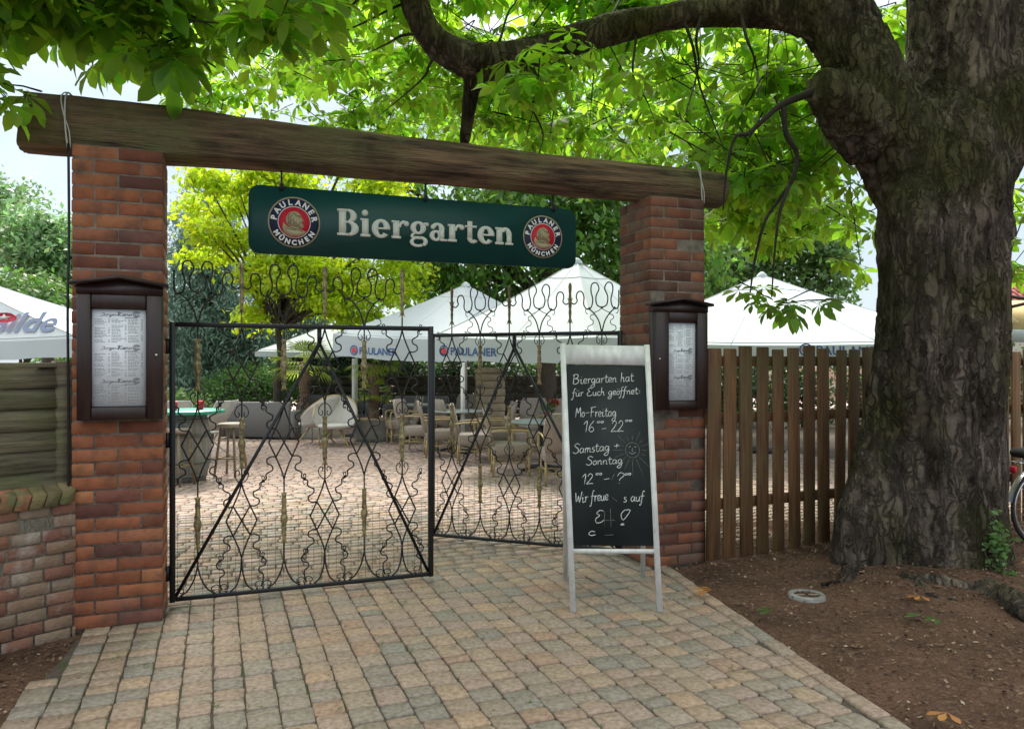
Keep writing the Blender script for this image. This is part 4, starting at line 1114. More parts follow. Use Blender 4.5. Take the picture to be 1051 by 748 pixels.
# ------------------------------------------------------------------ the big chestnut
def big_tree():
    base = np.array((3.32, 6.25, 0))
    o = thing('chestnut_tree', tuple(base), 0, 'huge old horse chestnut with thick gnarled trunk beside the path', 'tree')
    sk = MB()
    def limb(nodes, n=28):
        P = cr_smooth([list(P3(a, b, Y)) + [r] for a, b, Y, r in nodes], 6)
        sk.tube(P[:, :3] - base, P[:, 3], n)
    limb([(950, 625, 6.25, .74), (950, 592, 6.25, .66), (952, 560, 6.25, .60), (954, 520, 6.25, .555), (957, 480, 6.25, .53), (961, 400, 6.25, .485), (966, 300, 6.25, .47), (968, 220, 6.25, .475), (970, 150, 6.25, .42), (976, 110, 6.25, .30), (980, 60, 6.25, .12)])
    limb([(950, 200, 6.2, .32), (914, 130, 6.15, .32), (884, 68, 6.15, .27), (860, 12, 6.15, .225), (832, -60, 6.15, .20), (790, -160, 6.1, .2)])
    limb([(900, 140, 6.1, .26), (868, 108, 6.0, .22), (848, 92, 5.95, .17), (838, 88, 5.92, .13)])
    limb([(985, 180, 6.3, .38), (986, 90, 6.3, .38), (986, 0, 6.3, .375), (980, -90, 6.3, .33), (985, -220, 6.3, .26)])
    limb([(995, 190, 6.25, .30), (1034, 105, 6.2, .30), (1068, 30, 6.2, .27), (1100, -70, 6.2, .22), (1160, -200, 6.2, .16)])
    limb([(1010, 250, 6.1, .20), (1030, 235, 6.05, .12), (1036, 232, 6.0, .07)])
    # vertical flutes and buttresses
    for a, b_, r1, r2 in ((895, 600, .2, .1), (930, 605, .17, .12), (1000, 608, .22, .12), (1018, 595, .16, .10), (870, 585, .14, .06)):
        limb([(a, b_ + 18, 6.0, r1), (a + (960 - a) * .12, b_ - 60, 5.98, r1 * .95), (a + (960 - a) * .3, b_ - 150, 6.02, r2), (a + (960 - a) * .4, b_ - 260, 6.1, r2 * .7)], 14)
    # lighter scar-like bulges up the front
    limb([(1003, 560, 6.0, .05), (1008, 430, 5.86, .15), (1003, 340, 5.86, .12), (1012, 250, 5.92, .10), (1004, 150, 6.15, .05)], 14)
    limb([(935, 520, 6.05, .05), (936, 380, 5.90, .16), (943, 300, 5.92, .15), (936, 215, 5.94, .16), (940, 150, 6.2, .06)], 14)
    limb([(975, 440, 6.0, .04), (972, 340, 5.84, .12), (965, 230, 6.1, .04)], 12)
    # horizontal branch to the left
    limb([(895, 95, 6.3, .26), (862, 50, 6.35, .20), (835, 25, 6.4, .165), (800, 12, 6.45, .15), (740, 12, 6.5, .125), (690, 17, 6.5, .115), (620, 32, 6.5, .125), (560, 50, 6.45, .135), (505, 64, 6.4, .145), (465, 56, 6.4, .135), (441, 36, 6.4, .12), (427, 8, 6.4, .115), (414, -35, 6.4, .1), (395, -110, 6.3, .085), (350, -190, 6.0, .06)], 18)
    limb([(492, 66, 6.45, .085), (484, 92, 6.5, .072), (480, 120, 6.55, .06), (476, 150, 6.6, .05)], 12)
    # surface roots
    for pts in ([(925, 600, .07), (960, 606, .05), (1000, 612, .045), (1030, 618, .03)], [(1010, 612, .09), (1035, 622, .08), (1060, 640, .06)], [(880, 592, .08), (862, 600, .05), (840, 604, .02)], [(940, 604, .045), (955, 616, .03), (985, 622, .02)]):
        P = cr_smooth([list(gpt(a, b_) + np.array((0, 0, .03))) + [r] for a, b_, r in pts], 5); sk.tube(P[:, :3] - base, P[:, 3], 10)
    ob = sk.build('trunk', 'bark', o)
    md = ob.modifiers.new('r', 'REMESH'); md.mode = 'VOXEL'; md.voxel_size = .022
    dg = bpy.context.evaluated_depsgraph_get(); dg.update()
    me = bpy.data.meshes.new_from_object(ob.evaluated_get(dg))
    nv = len(me.vertices); co = np.empty(nv * 3, np.float32); me.vertices.foreach_get('co', co); co = co.reshape(-1, 3).astype(float)
    ed = np.empty(len(me.edges) * 2, np.int32); me.edges.foreach_get('vertices', ed); ed = ed.reshape(-1, 2)
    deg = np.bincount(ed.ravel(), minlength=nv)[:, None]
    for _ in range(5):
        acc = np.zeros_like(co)
        for k in range(3): acc[:, k] = np.bincount(ed[:, 0], co[ed[:, 1], k], nv) + np.bincount(ed[:, 1], co[ed[:, 0], k], nv)
        co = co * .45 + acc / np.maximum(deg, 1) * .55
    me.vertices.foreach_set('co', co.astype(np.float32).ravel()); me.update()
    nr = np.empty(nv * 3, np.float32); me.vertices.foreach_get('normal', nr); nr = nr.reshape(-1, 3)
    N = mnoise.noise
    for i in range(nv):
        x, y, z = co[i]
        a = N(Vector((x * 2.2, y * 2.2, z * .8))) * .045 + (1 - abs(N(Vector((x * 5, y * 5, z * 1.0 + 4))))) ** 3 * .028
        w = N(Vector((x * 6, y * 6, z * 2)))
        p = N(Vector((x * 17 + w, y * 17 - w, z * 4.5 + w * 1.5)))
        a += -.022 * max(0, 1 - abs(p) * 4.5) + N(Vector((x * 28, y * 28, z * 12))) * .006
        if math.hypot(x, y) > .95 and z > 3: a *= .35
        co[i] += nr[i] * a
    me.vertices.foreach_set('co', co.astype(np.float32).ravel()); me.update()
    me.polygons.foreach_set('use_smooth', np.ones(len(me.polygons), bool))
    ob.modifiers.clear(); ob.data = me; me.materials.clear(); me.materials.append(M['bark'])
    # long thin branches
    th = MB()
    def br(nodes):
        P = cr_smooth([list(P3(a, b_, Y)) + [r] for a, b_, Y, r in nodes], 5); th.tube(P[:, :3] - base, P[:, 3], 8)
    br([(842, 92, 5.95, .040), (820, 100, 5.97, .030), (800, 109, 6.0, .025), (785, 122, 6.0, .021), (768, 137, 6.0, .018), (754, 142, 6.0, .014), (746, 175, 6.0, .009), (742, 215, 6.0, .005)])
    br([(804, 108, 6.0, .022), (807, 138, 6.0, .021), (818, 158, 6.05, .019), (813, 185, 6.05, .017), (798, 207, 6.1, .014), (785, 228, 6.1, .012), (775, 265, 6.15, .010), (770, 300, 6.1, .006)])
    br([(810, 190, 6.05, .015), (800, 220, 6.0, .012), (795, 260, 6.0, .008), (792, 305, 6.0, .005)])
    for (a, b_, dx, dy) in ((720, 14, -15, 110), (650, 26, 20, 100), (590, 45, -30, 95), (540, 56, 15, 110), (450, 50, -55, 70), (440, 36, -80, 20), (425, 0, -110, 50), (700, 16, 40, 150), (760, 12, 20, 90), (420, -20, -200, 50), (415, -30, -140, 90), (500, 60, 40, -80), (620, 30, 40, -90), (760, 10, -30, -100)):
        Yb = 6.45; k = [(a, b_, Yb, .015)]
        for q in range(1, 5): k.append((a + dx * q / 4 + random.gauss(0, 5), b_ + dy * q / 4 + random.gauss(0, 4), Yb + random.gauss(0, .2) * q, .015 - .003 * q))
        br(k)
    th.build('branches', 'twig', o, True)
    # crown: lobes by centre, radii, number of shoots and leaf size
    def lobe(px, py, Y, rx, ry, rd, n, ls=.24):
        c = P3(px, py, Y) - base; return (c, (rx / F * Y, rd, ry / F * Y), n, ls)
    lobes = [lobe(140, -28, 4.8, 220, 92, .8, 135, .23), lobe(150, -170, 5.0, 280, 80, 1.1, 170, .27), lobe(130, -80, 6.6, 250, 90, .8, 130, .24), lobe(15, 30, 4.6, 50, 70, .4, 30, .2), lobe(-2, 100, 4.35, 9, 20, .1, 4, .15), lobe(330, 0, 7.2, 150, 85, .8, 75, .2),  # second and third lobes, mostly above the view, added to darken the top-left leaves
             lobe(470, 35, 8.3, 210, 100, .9, 200, .19), lobe(650, 70, 8.2, 190, 105, .9, 220, .19), lobe(620, 78, 6.1, 180, 34, .3, 10, .2), lobe(800, 150, 7.4, 85, 120, .7, 120, .19), lobe(772, 218, 6.7, 62, 46, .5, 34, .17), lobe(790, 302, 6.1, 16, 14, .08, 3, .16),
             lobe(895, 205, 7.6, 40, 75, .5, 18, .17), lobe(1050, 230, 7.2, 14, 70, .4, 10, .18), lobe(560, -75, 6.6, 320, 55, .8, 90, .22), lobe(930, -10, 7.4, 90, 60, .6, 30, .2),
             lobe(300, 110, 11, 130, 55, .8, 120, .19), lobe(540, 110, 11, 190, 75, .8, 260, .18), lobe(760, 130, 10.5, 120, 110, .8, 240, .18), lobe(340, 30, 10, 160, 60, .8, 100, .19), lobe(800, 218, 9.5, 68, 42, .6, 70, .17)]
    hi = [((-3.2, -2.0, 5.2), (3.4, 2.0, .8), 120, .27), ((-1.0, 1.0, 7.4), (5.0, 3.2, 1.2), 90, .30), ((2.0, 0, 6.2), (2.6, 3.0, 1.4), 60, .28)]  # overhead lobes out of view, added to shade the scene below
    n = chestnut_canopy(lobes + hi, o, seed=5)
    print('chestnut leaves', n)
big_tree()

# ------------------------------------------------------------------ trees, hedges and shrubs beyond
GT = 'trees beyond the garden'
def PL(px, py, Y, base): return P3(px, py, Y) - np.array((base[0], base[1], 0))
def lobes_px(lst, x, y):
    out = []
    for px, py, Y, rx, ry, rd, n in lst:
        c = P3(px, py, Y); out.append((c[0] - x, c[1] - y, c[2], rx / F * Y, rd, ry / F * Y, n))
    return out
# golden robinia: many flat tiers with gaps between them
rg = random.Random(12); GOLD = []
for k in range(58):
    px = rg.uniform(205, 425); py = rg.uniform(150, 330)
    if px < 245 and py > 285 or (px - 300) ** 2 / 130 ** 2 + (py - 235) ** 2 / 110 ** 2 > 1: continue
    GOLD.append((px, py, 17 + rg.uniform(-.9, .9), rg.uniform(18, 36), rg.uniform(7, 13), .6, 13))
x, y = P3(285, 374, 17)[:2]
tree('robinia_tree', 'bright yellow-green tree behind the left half of the sign', 'tree', x, y, 6, lobes_px(GOLD, x, y), 'lf_yellow', .15, .10, group=GT, seed=3, clump=.20, per=46, hang=.35, th=4.2)
# blue-green conifer
x, y = P3(215, 374, 21)[:2]
tree('conifer_tree', 'blue-green drooping conifer behind the left gate leaf', 'tree', x, y, 8, lobes_px([(212, 215, 21, 26, 30, .9, 55), (205, 265, 21, 38, 30, 1.3, 90), (205, 320, 21, 46, 36, 1.6, 120), (255, 330, 21.5, 46, 60, 1.4, 130), (330, 310, 23, 60, 50, 1.5, 110), (200, 375, 21, 42, 30, 1.6, 70)], x, y), 'lf_blue', .20, .2, group=GT, seed=4, clump=.34, per=60, hang=.9, aspect=.25)
# green chestnut behind the right umbrella
x, y = P3(560, 374, 19)[:2]
tree('chestnut_tree', 'dense dark green broadleaf tree rising behind the tallest white parasol', 'tree', x, y, 9, lobes_px([(560, 215, 19, 90, 70, 1.8, 220), (480, 235, 19, 60, 55, 1.4, 110), (625, 190, 19, 60, 60, 1.5, 110), (440, 270, 20, 45, 40, 1.2, 60), (700, 240, 20, 60, 60, 1.4, 90), (520, 130, 20, 120, 60, 2, 140), (520, 300, 19.5, 90, 30, 1.2, 70), (640, 280, 19.5, 60, 50, 1.2, 80), (400, 180, 20, 60, 40, 1.2, 60)], x, y), 'lf_mid', .24, .3, group=GT, seed=5, clump=.42, per=22, hang=.6)
x, y = P3(800, 374, 26)[:2]
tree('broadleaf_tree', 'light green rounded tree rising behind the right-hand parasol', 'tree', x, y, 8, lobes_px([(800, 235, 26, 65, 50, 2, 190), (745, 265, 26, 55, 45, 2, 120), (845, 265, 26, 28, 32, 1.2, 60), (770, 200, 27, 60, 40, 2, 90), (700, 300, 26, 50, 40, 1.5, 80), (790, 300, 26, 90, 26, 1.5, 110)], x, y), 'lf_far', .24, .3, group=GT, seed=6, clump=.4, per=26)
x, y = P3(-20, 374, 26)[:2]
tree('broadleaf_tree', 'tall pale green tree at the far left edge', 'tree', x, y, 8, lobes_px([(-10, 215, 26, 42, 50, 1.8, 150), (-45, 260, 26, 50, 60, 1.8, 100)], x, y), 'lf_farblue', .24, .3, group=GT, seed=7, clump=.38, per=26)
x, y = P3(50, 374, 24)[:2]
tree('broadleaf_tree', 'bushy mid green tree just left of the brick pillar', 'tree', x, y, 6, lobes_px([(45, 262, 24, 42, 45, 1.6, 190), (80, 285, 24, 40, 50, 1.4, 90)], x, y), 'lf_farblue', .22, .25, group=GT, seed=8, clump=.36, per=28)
x, y = P3(25, 374, 19)[:2]
tree('shrub', 'bright green shrub directly above the parasol at far left', 'shrub', x, y, 4, lobes_px([(15, 315, 19, 48, 38, 1.2, 150), (60, 325, 19, 36, 32, 1, 90)], x, y), 'lf_bush', .17, .1, seed=9, clump=.28, per=26)
# mid bush and low plants in the courtyard
x, y = P3(255, 374, 19.5)[:2]
tree('round_bush', 'rounded mid green bush behind the grey rattan sofas', 'bush', x, y, 2, lobes_px([(248, 398, 19.5, 30, 24, .9, 130), (285, 392, 19.5, 30, 20, .8, 90), (225, 402, 19.5, 20, 16, .6, 50)], x, y), 'lf_bush', .09, .06, seed=10, clump=.16, per=30)
# dark hedge round the garden
def hedge(name, label, x0, x1, y, z0, z1, dep, m, n, seed, size=.14):
    o = thing(name, ((x0 + x1) / 2, y, 0), 0, label, 'hedge')
    g = np.random.default_rng(seed); w = (x1 - x0) / 2
    lob = []
    k = max(3, int(w * 2 / 1.4))
    for i in range(k):
        lob.append((-w + (i + .5) * 2 * w / k, 0, (z0 + z1) / 2 + g.normal() * .1, 1.0, dep, (z1 - z0) / 2 * g.uniform(.85, 1.15), n // k))
    V, F_ = leaf_cloud(lob, size, seed, clump=.22, per=26, shell=.5)
    mesh_obj('foliage', V, F_, m, o)
    b = MB()
    for i in range(k):
        xx = -w + (i + .5) * 2 * w / k; b.tube([(xx, 0, 0), (xx + .1, 0, z1 * .7)], .04, 6)
    b.build('stems', 'bark_far', o)
hedge('dark_hedge', 'tall dark hedge behind the left umbrella and bar stool', -11.5, -4.2, 23, .0, 2.6, .9, 'lf_dark', 900, 11)
hedge('dark_hedge', 'dark clipped hedge behind the rattan chairs and parasol poles', -5.0, 6.5, 21.5, 0, 2.0, .8, 'lf_dark', 900, 12)
hedge('dark_hedge', 'dark hedge seen through the right slat fence', 5.0, 16, 19.5, 0, 2.1, .8, 'lf_dark', 500, 17)
rgb = random.Random(11)
for i, (px, Y, lab) in enumerate(((-180, 40, 'far pale tree left of the far left parasol'), (100, 42, 'far pale green tree hidden mostly behind left pillar'), (215, 40, 'far pale green tree showing above left gate hedge'), (330, 42, 'far pale green tree behind the left-hand parasol'), (430, 40, 'far pale green tree above the white parasol poles'), (520, 43, 'far pale green tree above the tan stone pillar'), (620, 40, 'far pale green tree behind the right gate leaf'),
                               (720, 42, 'far pale green tree behind right brick pillar'), (950, 40, 'far pale green tree behind the big trunk'), (1130, 42, 'far pale green tree right of the big trunk'))):
    x, y = P3(px, 374, Y)[:2]
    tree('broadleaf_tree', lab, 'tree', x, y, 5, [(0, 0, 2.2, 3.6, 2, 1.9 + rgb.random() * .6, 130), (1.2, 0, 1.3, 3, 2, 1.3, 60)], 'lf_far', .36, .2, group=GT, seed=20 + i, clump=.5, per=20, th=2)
# wooden fence at the back
o = thing('back_fence', (P3(500, 374, 20)[0], 20.4, 0), 0, 'dark low board fence in front of the back hedge', 'fence')
b = MB()
for i in range(5): b.box(-5, 7, 0, .03, .25 + i * .2, .42 + i * .2, .005)
b.build('boards', mat('dark_board', (.06, .045, .03), .9, (.03, .025, .02), 6), o)
MB().box(-5, 7, -.05, .08, 1.24, 1.29, .005).build('cap_rail', 'bark_far', o)
b = MB()
for i in range(7): MB().box(-5 + i * 2 - .04, -5 + i * 2 + .04, .035, .12, 0, 1.22).build('post', 'bark_far', o)

# ------------------------------------------------------------------ parasols
def parasol(name, label, apex_px, corners, drop, Yc, canvas='canvas', pole_px=None, val=.28, texts=()):
    """corners: four (px, py, Y) of the canopy edge in order; apex (px, py, Y)"""
    A = P3(*apex_px); base = np.array((A[0], A[1], 0))
    o = thing(name, tuple(base), 0, label, 'parasol', 'white parasols in the beer garden')
    K = [P3(*c) - base for c in corners]; A = A - base
    b = MB(); n = 10
    for k in range(4):
        p, q = K[k], K[(k + 1) % 4]; V = []; f = []
        for i in range(n + 1):
            for j in range(n + 1):
                s, t = i / n, j / n; e = p * (1 - t) + q * t
                pt = A * (1 - s) + e * s
                sag = math.sin(math.pi * t) * s * .05 + .10 * math.sin(math.pi * s) * .5
                V.append(pt - np.array((0, 0, sag)))
        for i in range(n):
            for j in range(n):
                a = i * (n + 1) + j; f.append((a, a + n + 1, a + n + 2, a + 1))
        b.add(V, f)
    b.lathe([(.10, -.05), (.09, .0), (.03, .05), (.0, .06)], 10, tuple(A), cap=False)
    cn = b.build('canopy', canvas, o, True)
    sm = MB()
    for k in range(4):
        p, q = K[k], K[(k + 1) % 4]
        for s_ in (.22, .97):
            sm.tube([A * (1 - s_) + (p * (1 - t) + q * t) * s_ - np.array((0, 0, math.sin(math.pi * t) * s_ * .05 + .10 * math.sin(math.pi * s_) * .5 - .004)) for t in np.linspace(0, 1, 11)], .006, 4)
        for t in (.5,):
            sm.tube([A * (1 - s_) + (p * (1 - t) + q * t) * s_ - np.array((0, 0, s_ * .05 + .10 * math.sin(math.pi * s_) * .5 - .002)) for s_ in np.linspace(0.02, 1, 11)], .005, 4)
        sm.tube([A * (1 - s_) + p * s_ - np.array((0, 0, .10 * math.sin(math.pi * s_) * .5 - .003)) for s_ in np.linspace(0.02, 1, 11)], .007, 4)
    sm.build('seams', 'canvas_seam', o)
    v = MB()
    for k in range(4):
        p, q = K[k], K[(k + 1) % 4]; V = []
        for j in range(17):
            t = j / 16; e = p * (1 - t) + q * t - np.array((0, 0, math.sin(math.pi * t) * .05)); out = (p + q) / 2 - A; out[2] = 0; out /= np.linalg.norm(out) + 1e-9
            V += [e + out * .004 + np.array((0, 0, .002)), e + out * (.012 + .006 * math.sin(j * 1.7)) - np.array((0, 0, val + .01 * math.sin(j * 2.1)))]
        v.add(V, [(2 * j, 2 * j + 1, 2 * j + 3, 2 * j + 2) for j in range(16)])
    v.build('valance', canvas if canvas != 'canvas_g' else 'canvas_beige', o, True)
    MB().tube([(0, 0, 0), (0, 0, A[2] + .05)], .032, 12).build('pole', 'pole', o)
    rb = MB()
    for k in range(4):
        for e, ra in ((K[k], .014), ((K[k] + K[(k + 1) % 4]) / 2, .010)):
            rb.tube([A - np.array((0, 0, .09)), A * .5 + e * .5 - np.array((0, 0, .14)), e - np.array((0, 0, .07))], ra, 6)
            rb.tube([(0, 0, A[2] - .8), A * .5 + e * .5 - np.array((0, 0, .15))], .009, 6)
    rb.build('ribs', 'pole', o)
    MB().lathe([(.42, .0), (.42, .06), (.1, .09), (.05, .35)], 16).build('foot', 'dark', o)
    # print on the valance/panel: (edge index, t along edge, text, size, on panel?)
    for (k, t0, txt, sz, up_, mt, badge) in texts:
        p, q = K[k], K[(k + 1) % 4]; ed = (q - p); Ln = np.linalg.norm(ed); ed /= Ln
        flip = -1 if (P3(*corners[(k + 1) % 4])[0] < P3(*corners[k])[0]) else 1
        ex = ed * flip
        mid = p + (q - p) * t0 - np.array((0, 0, math.sin(math.pi * t0) * .05))
        out = (p + q) / 2 - A; out[2] = 0; out /= np.linalg.norm(out)
        if up_ > 0:
            vz = (A - (p + q) / 2); vz -= ex * vz.dot(ex); vz /= np.linalg.norm(vz)
            org = mid + vz * up_; nn = np.cross(ex, vz); nn = nn if nn.dot(out) > 0 else -nn; org = org + nn * .02
        else: vz = np.array((0, 0, 1.)); org = mid + out * .022 - vz * (val * .78); nn = out
        tb = MB()
        if txt:
            V, fs = text_mesh(txt, sz, 'CENTER', offset=sz * .02)
            tb.add(org + V[:, :1] * ex + V[:, 1:2] * vz + V[:, 2:] * nn, fs); x0 = V[:, 0].min()
            tb.build('lettering', mt, o)
        if badge:
            c = org + ex * ((x0 if txt else 0) - sz * .75) + vz * sz * .36; bb = MB()
            def ring(r0, r1, off):
                V = []; 
                for a in np.linspace(0, 2 * math.pi, 25): V += [c + ex * r1 * math.cos(a) + vz * r1 * math.sin(a) + nn * off, c + ex * r0 * math.cos(a) + vz * r0 * math.sin(a) + nn * off]
                return V, [(2 * i, 2 * i + 1, 2 * i + 3, 2 * i + 2) for i in range(24)]
            bb.add(*ring(sz * .40, sz * .52, .001)); bb.build('badge_ring', mt, o)
            bb = MB(); bb.add(*ring(.002, sz * .30, .002)); bb.build('badge_disc', 'red_print', o)
    return o
parasol('parasol', 'large white parasol above the right slat fence', (782, 282, 14.2), [(612, 349, 12.6), (905, 353, 11.2), (985, 343, 15.5), (705, 340, 17)], 0, 0, texts=((0, .90, 'PAULANER', .19, 0, 'blue_ink', True),), val=.2)
parasol('parasol', 'tall white parasol peaking right of the sign, above the right gate leaf', (592, 268, 13.2), [(447, 344, 12.0), (612, 346, 10.6), (735, 340, 13.5), (545, 335, 16)], 0, 0, texts=((0, .26, 'PAULANER', .17, 0, 'blue_ink', True),), val=.34)
parasol('parasol', 'white parasol with blue lettering seen above the left gate leaf', (478, 292, 16.5), [(342, 343, 15.6), (480, 347, 14.0), (590, 345, 17), (450, 338, 19.5)], 0, 0, texts=((0, .36, 'PAULANER', .19, 0, 'blue_ink', True),), val=.42)
parasol('parasol', 'greyish white parasol furthest left through the gate', (366, 320, 20), [(262, 360, 18.4), (395, 358, 17.6), (470, 355, 21), (340, 352, 22.5)], 0, 0, texts=((0, .30, 'PAULANER', .17, .25, 'grey_print', False),), val=.13)
parasol('parasol', 'white parasol with red badge rising over the left board fence', (-75, 268, 10.5), [(-260, 350, 9.8), (82, 347, 9.2), (150, 338, 12), (-60, 335, 13)], 0, 0, canvas='canvas', texts=((0, .803, 'Gilde', .46, .14, 'grey_print', False),), val=.22)
# red badge with a white star on that parasol
g = bpy.data.objects['parasol.004'] if 'parasol.004' in bpy.data.objects else None
if g:
    b = MB(); c = P3(4, 326, 9.42) - np.array(g.location)
    V = [c + np.array((math.cos(a) * .16, 0, math.sin(a) * .06)) for a in np.linspace(0, 6.283, 25)[:-1]]
    b.add([(v[0], v[1] - .012, v[2]) for v in V] + [(v[0], v[1], v[2]) for v in V], [tuple(range(24)), tuple(range(47, 23, -1))] + [(i, (i + 1) % 24, 24 + (i + 1) % 24, 24 + i) for i in range(24)])
    b.build('badge', 'red_print', g)
    b = MB(); st = []
    for q in range(10):
        a = q * math.pi / 5 + .3; r0 = 1 if q % 2 == 0 else .4; st.append((c[0] + .01 + .10 * r0 * math.cos(a), c[2] + .045 * r0 * math.sin(a)))
    b.prism(st, c[1] - .016, c[1] - .0125); b.build('badge_star', 'logo_white', g)

# white poles seen through the gate belong to flags/lamps of the garden: two plain parasol posts
for px, Yb, yt, lab in ((363, 17.2, 368, 'slim white post between the two potted palms'), (475, 14.0, 372, 'white post left of the tan stone pillar')):
    p = P3(px, 374, Yb); top = CH + (CY - yt) / F * Yb
    o = thing('white_post', (p[0], p[1], 0), 0, lab, 'post'); MB().tube([(0, 0, 0), (0, 0, top)], .04, 10).build('shaft', 'pole', o); MB().lathe([(.2, 0), (.2, .04), (.06, .07)], 12).build('foot', 'dark', o)

# ------------------------------------------------------------------ awning and house at the far right
def right_edge():
    p = P3(1075, 374, 9.5)
    o = thing('yellow_awning', (p[0], p[1], 0), 0, 'yellow awning with reversed lettering right of the big trunk', 'awning')
    b = MB(); z0, z1 = CH + (374 - 338) / F * 9.5, CH + (374 - 300) / F * 9.5
    b.box(-.9, 2.2, 0, .02, z0 - .16, z0); b.build('valance', 'canvas', o)
    b = MB(); b.add([(-.9, .0, z0 + .004), (2.2, 0, z0 + .004), (2.2, 1.2, z1), (-.9, 1.2, z1), (-.9, .02, z0 - .0), (2.2, .02, z0 - .0), (2.2, 1.22, z1 - .012), (-.9, 1.22, z1 - .012)], [(0, 1, 2, 3), (7, 6, 5, 4), (0, 4, 5, 1), (1, 5, 6, 2), (2, 6, 7, 3), (3, 7, 4, 0)]); b.build('cloth', 'canvas_yellow', o)
    b = MB(); b.tube([(-.8, -.05, z0 + .2), (.5, -.05, z0 + .5)], .02, 6).tube([(-.8, -.05, z0 + .45), (1.4, -.05, z0 + .1)], .02, 6); b.build('arm', 'bark_far', o)
    V, fs = text_mesh('Ro', .2)
    x0 = P3(1043, 374, 9.5)[0] - p[0]
    MB().add(np.stack([x0 - V[:, 0], -.01 - V[:, 2] + np.zeros(len(V)) + (V[:, 1] + .1) * 1.0, z0 + .09 + V[:, 1] * .62], -1), fs).build('lettering', 'brown_print', o)
    for x in (-.8, 2.1): MB().tube([(x, .1, 0), (x, .1, z0 + .02)], .03, 8).build('post', 'pole', o)
    # house
    X0 = P3(1058, 374, 24)[0]
    o = thing('house', (X0 + 4, 27, 0), 0, 'red tiled house at the far right behind the awning', 'house')
    MB().box(-4, 4, -3, 3, 0, 3.4).build('wall', 'plaster', o)
    b = MB(); zt = CH + (374 - 285) / F * 24
    for q in range(12):
        y0 = -3.5 + q * .3; za = 3.15 + q * .16
        b.add([(-4.4, y0, za), (4.4, y0, za), (4.4, y0 + .33, za + .15), (-4.4, y0 + .33, za + .15), (-4.4, y0, za - .05), (4.4, y0, za - .05), (4.4, y0 + .33, za + .1), (-4.4, y0 + .33, za + .1)], [(0, 1, 2, 3), (7, 6, 5, 4), (0, 4, 5, 1), (1, 5, 6, 2), (2, 6, 7, 3), (3, 7, 4, 0)])
    for q in range(44):
        x = -4.3 + q * .2; b.tube([(x, -3.52, 3.17), (x, .1, 5.1)], .035, 5)
    b.add([(-4.4, .1, 5.08), (4.4, .1, 5.08), (4.4, 3.5, 3.1), (-4.4, 3.5, 3.1)], [(0, 1, 2, 3)])
    b.build('roof', 'roof', o)
    for x in (-2.5, 0, 2.5):
        w = MB().box(x - .45, x + .45, -3.03, -3.001, 1.2, 2.4).build('window', 'pole', o); MB().box(x - .38, x + .38, -3.045, -3.032, 1.27, 2.33).build('pane', 'glass_dark', w)
right_edge()

# ------------------------------------------------------------------ garden furniture
def rattan_chair():
    o = thing('rattan_chair', (0, 0, 0), 0, '', 'chair', 'taupe rattan chairs round the garden tables')
    # faces +x; seat block with apron, high back, cane arms and legs
    b = MB().box(-.26, .26, -.25, .25, .30, .47, .02); b.build('seat', 'rattan', o)
    b = MB(); V = []
    for i in range(7):
        t = i / 6; z = .44 + .52 * t; x = -.24 - .12 * t; w = .24 + .03 * math.sin(math.pi * t) - (.03 if i == 6 else 0)
        V += [(x, -w, z), (x, w, z), (x - .05, w, z), (x - .05, -w, z)]
    f = [(0, 1, 2, 3), (27, 26, 25, 24)]
    for i in range(6):
        for j in range(4): f.append((4 * i + j, 4 * i + 4 + j, 4 * i + 4 + (j + 1) % 4, 4 * i + (j + 1) % 4))
    b.add(V, f); b.build('backrest', 'rattan', o)
    for x, y in ((.24, .23), (.24, -.23), (-.25, .23), (-.25, -.23)):
        MB().tube([(x * 1.06, y, 0), (x, y, .31)], .016, 8).build('leg', 'bamboo', o)
    for y in (.265, -.265):
        MB().tube(cr_smooth([(.25, y, .0 + .3), (.27, y, .60), (.2, y, .655), (-.1, y, .66), (-.3, y, .64)]), .016, 8).build('arm', 'bamboo', o)
    MB().tube([(.24, .23, .16), (.24, -.23, .16)], .01, 6).tube([(-.25, .23, .16), (-.25, -.23, .16)], .01, 6).tube([(.24, .23, .2), (-.25, .23, .2)], .01, 6).tube([(.24, -.23, .2), (-.25, -.23, .2)], .01, 6).build('stretcher', 'bamboo', o)
    return o
ch0 = rattan_chair()
spots = [  # px, ground py, heading (deg), label
 (524, 487, 5, 'nearest rattan chair in front of the middle grey table, side on'),
 (575, 495, 95, 'rattan chair just left of the chalkboard, back turned to gate'),
 (487, 474, 0, 'rattan chair at the left grey table, seen from its left side, near the brace'),
 (452, 468, 10, 'rattan chair in the gap between the gate leaves, side on'),
 (468, 462, 30, 'rattan chair behind the free edge of the right gate leaf'),
 (429, 463, -15, 'rattan chair seen through right edge of the closed gate leaf'),
 (545, 462, -100, 'rattan chair on the far side of middle grey table'),
 (572, 464, -120, 'rattan chair beside the red flower pot table, far side'),
 (505, 470, -170, 'rattan chair facing left between the two grey tables'),
 (412, 455, 200, 'furthest rattan chair, right of the second potted palm'),
 (480, 452, -90, 'rattan chair standing in front of the white post'),
 (545, 472, 170, 'rattan chair pulled under the middle grey table facing left')]
for i, (px, py, a, lab) in enumerate(spots):
    p = gpt(px, py)
    if i == 0: ch0.location = tuple(p); ch0.rotation_euler = (0, 0, R(a)); ch0['label'] = lab
    else: dup(ch0, tuple(p), R(a), lab)
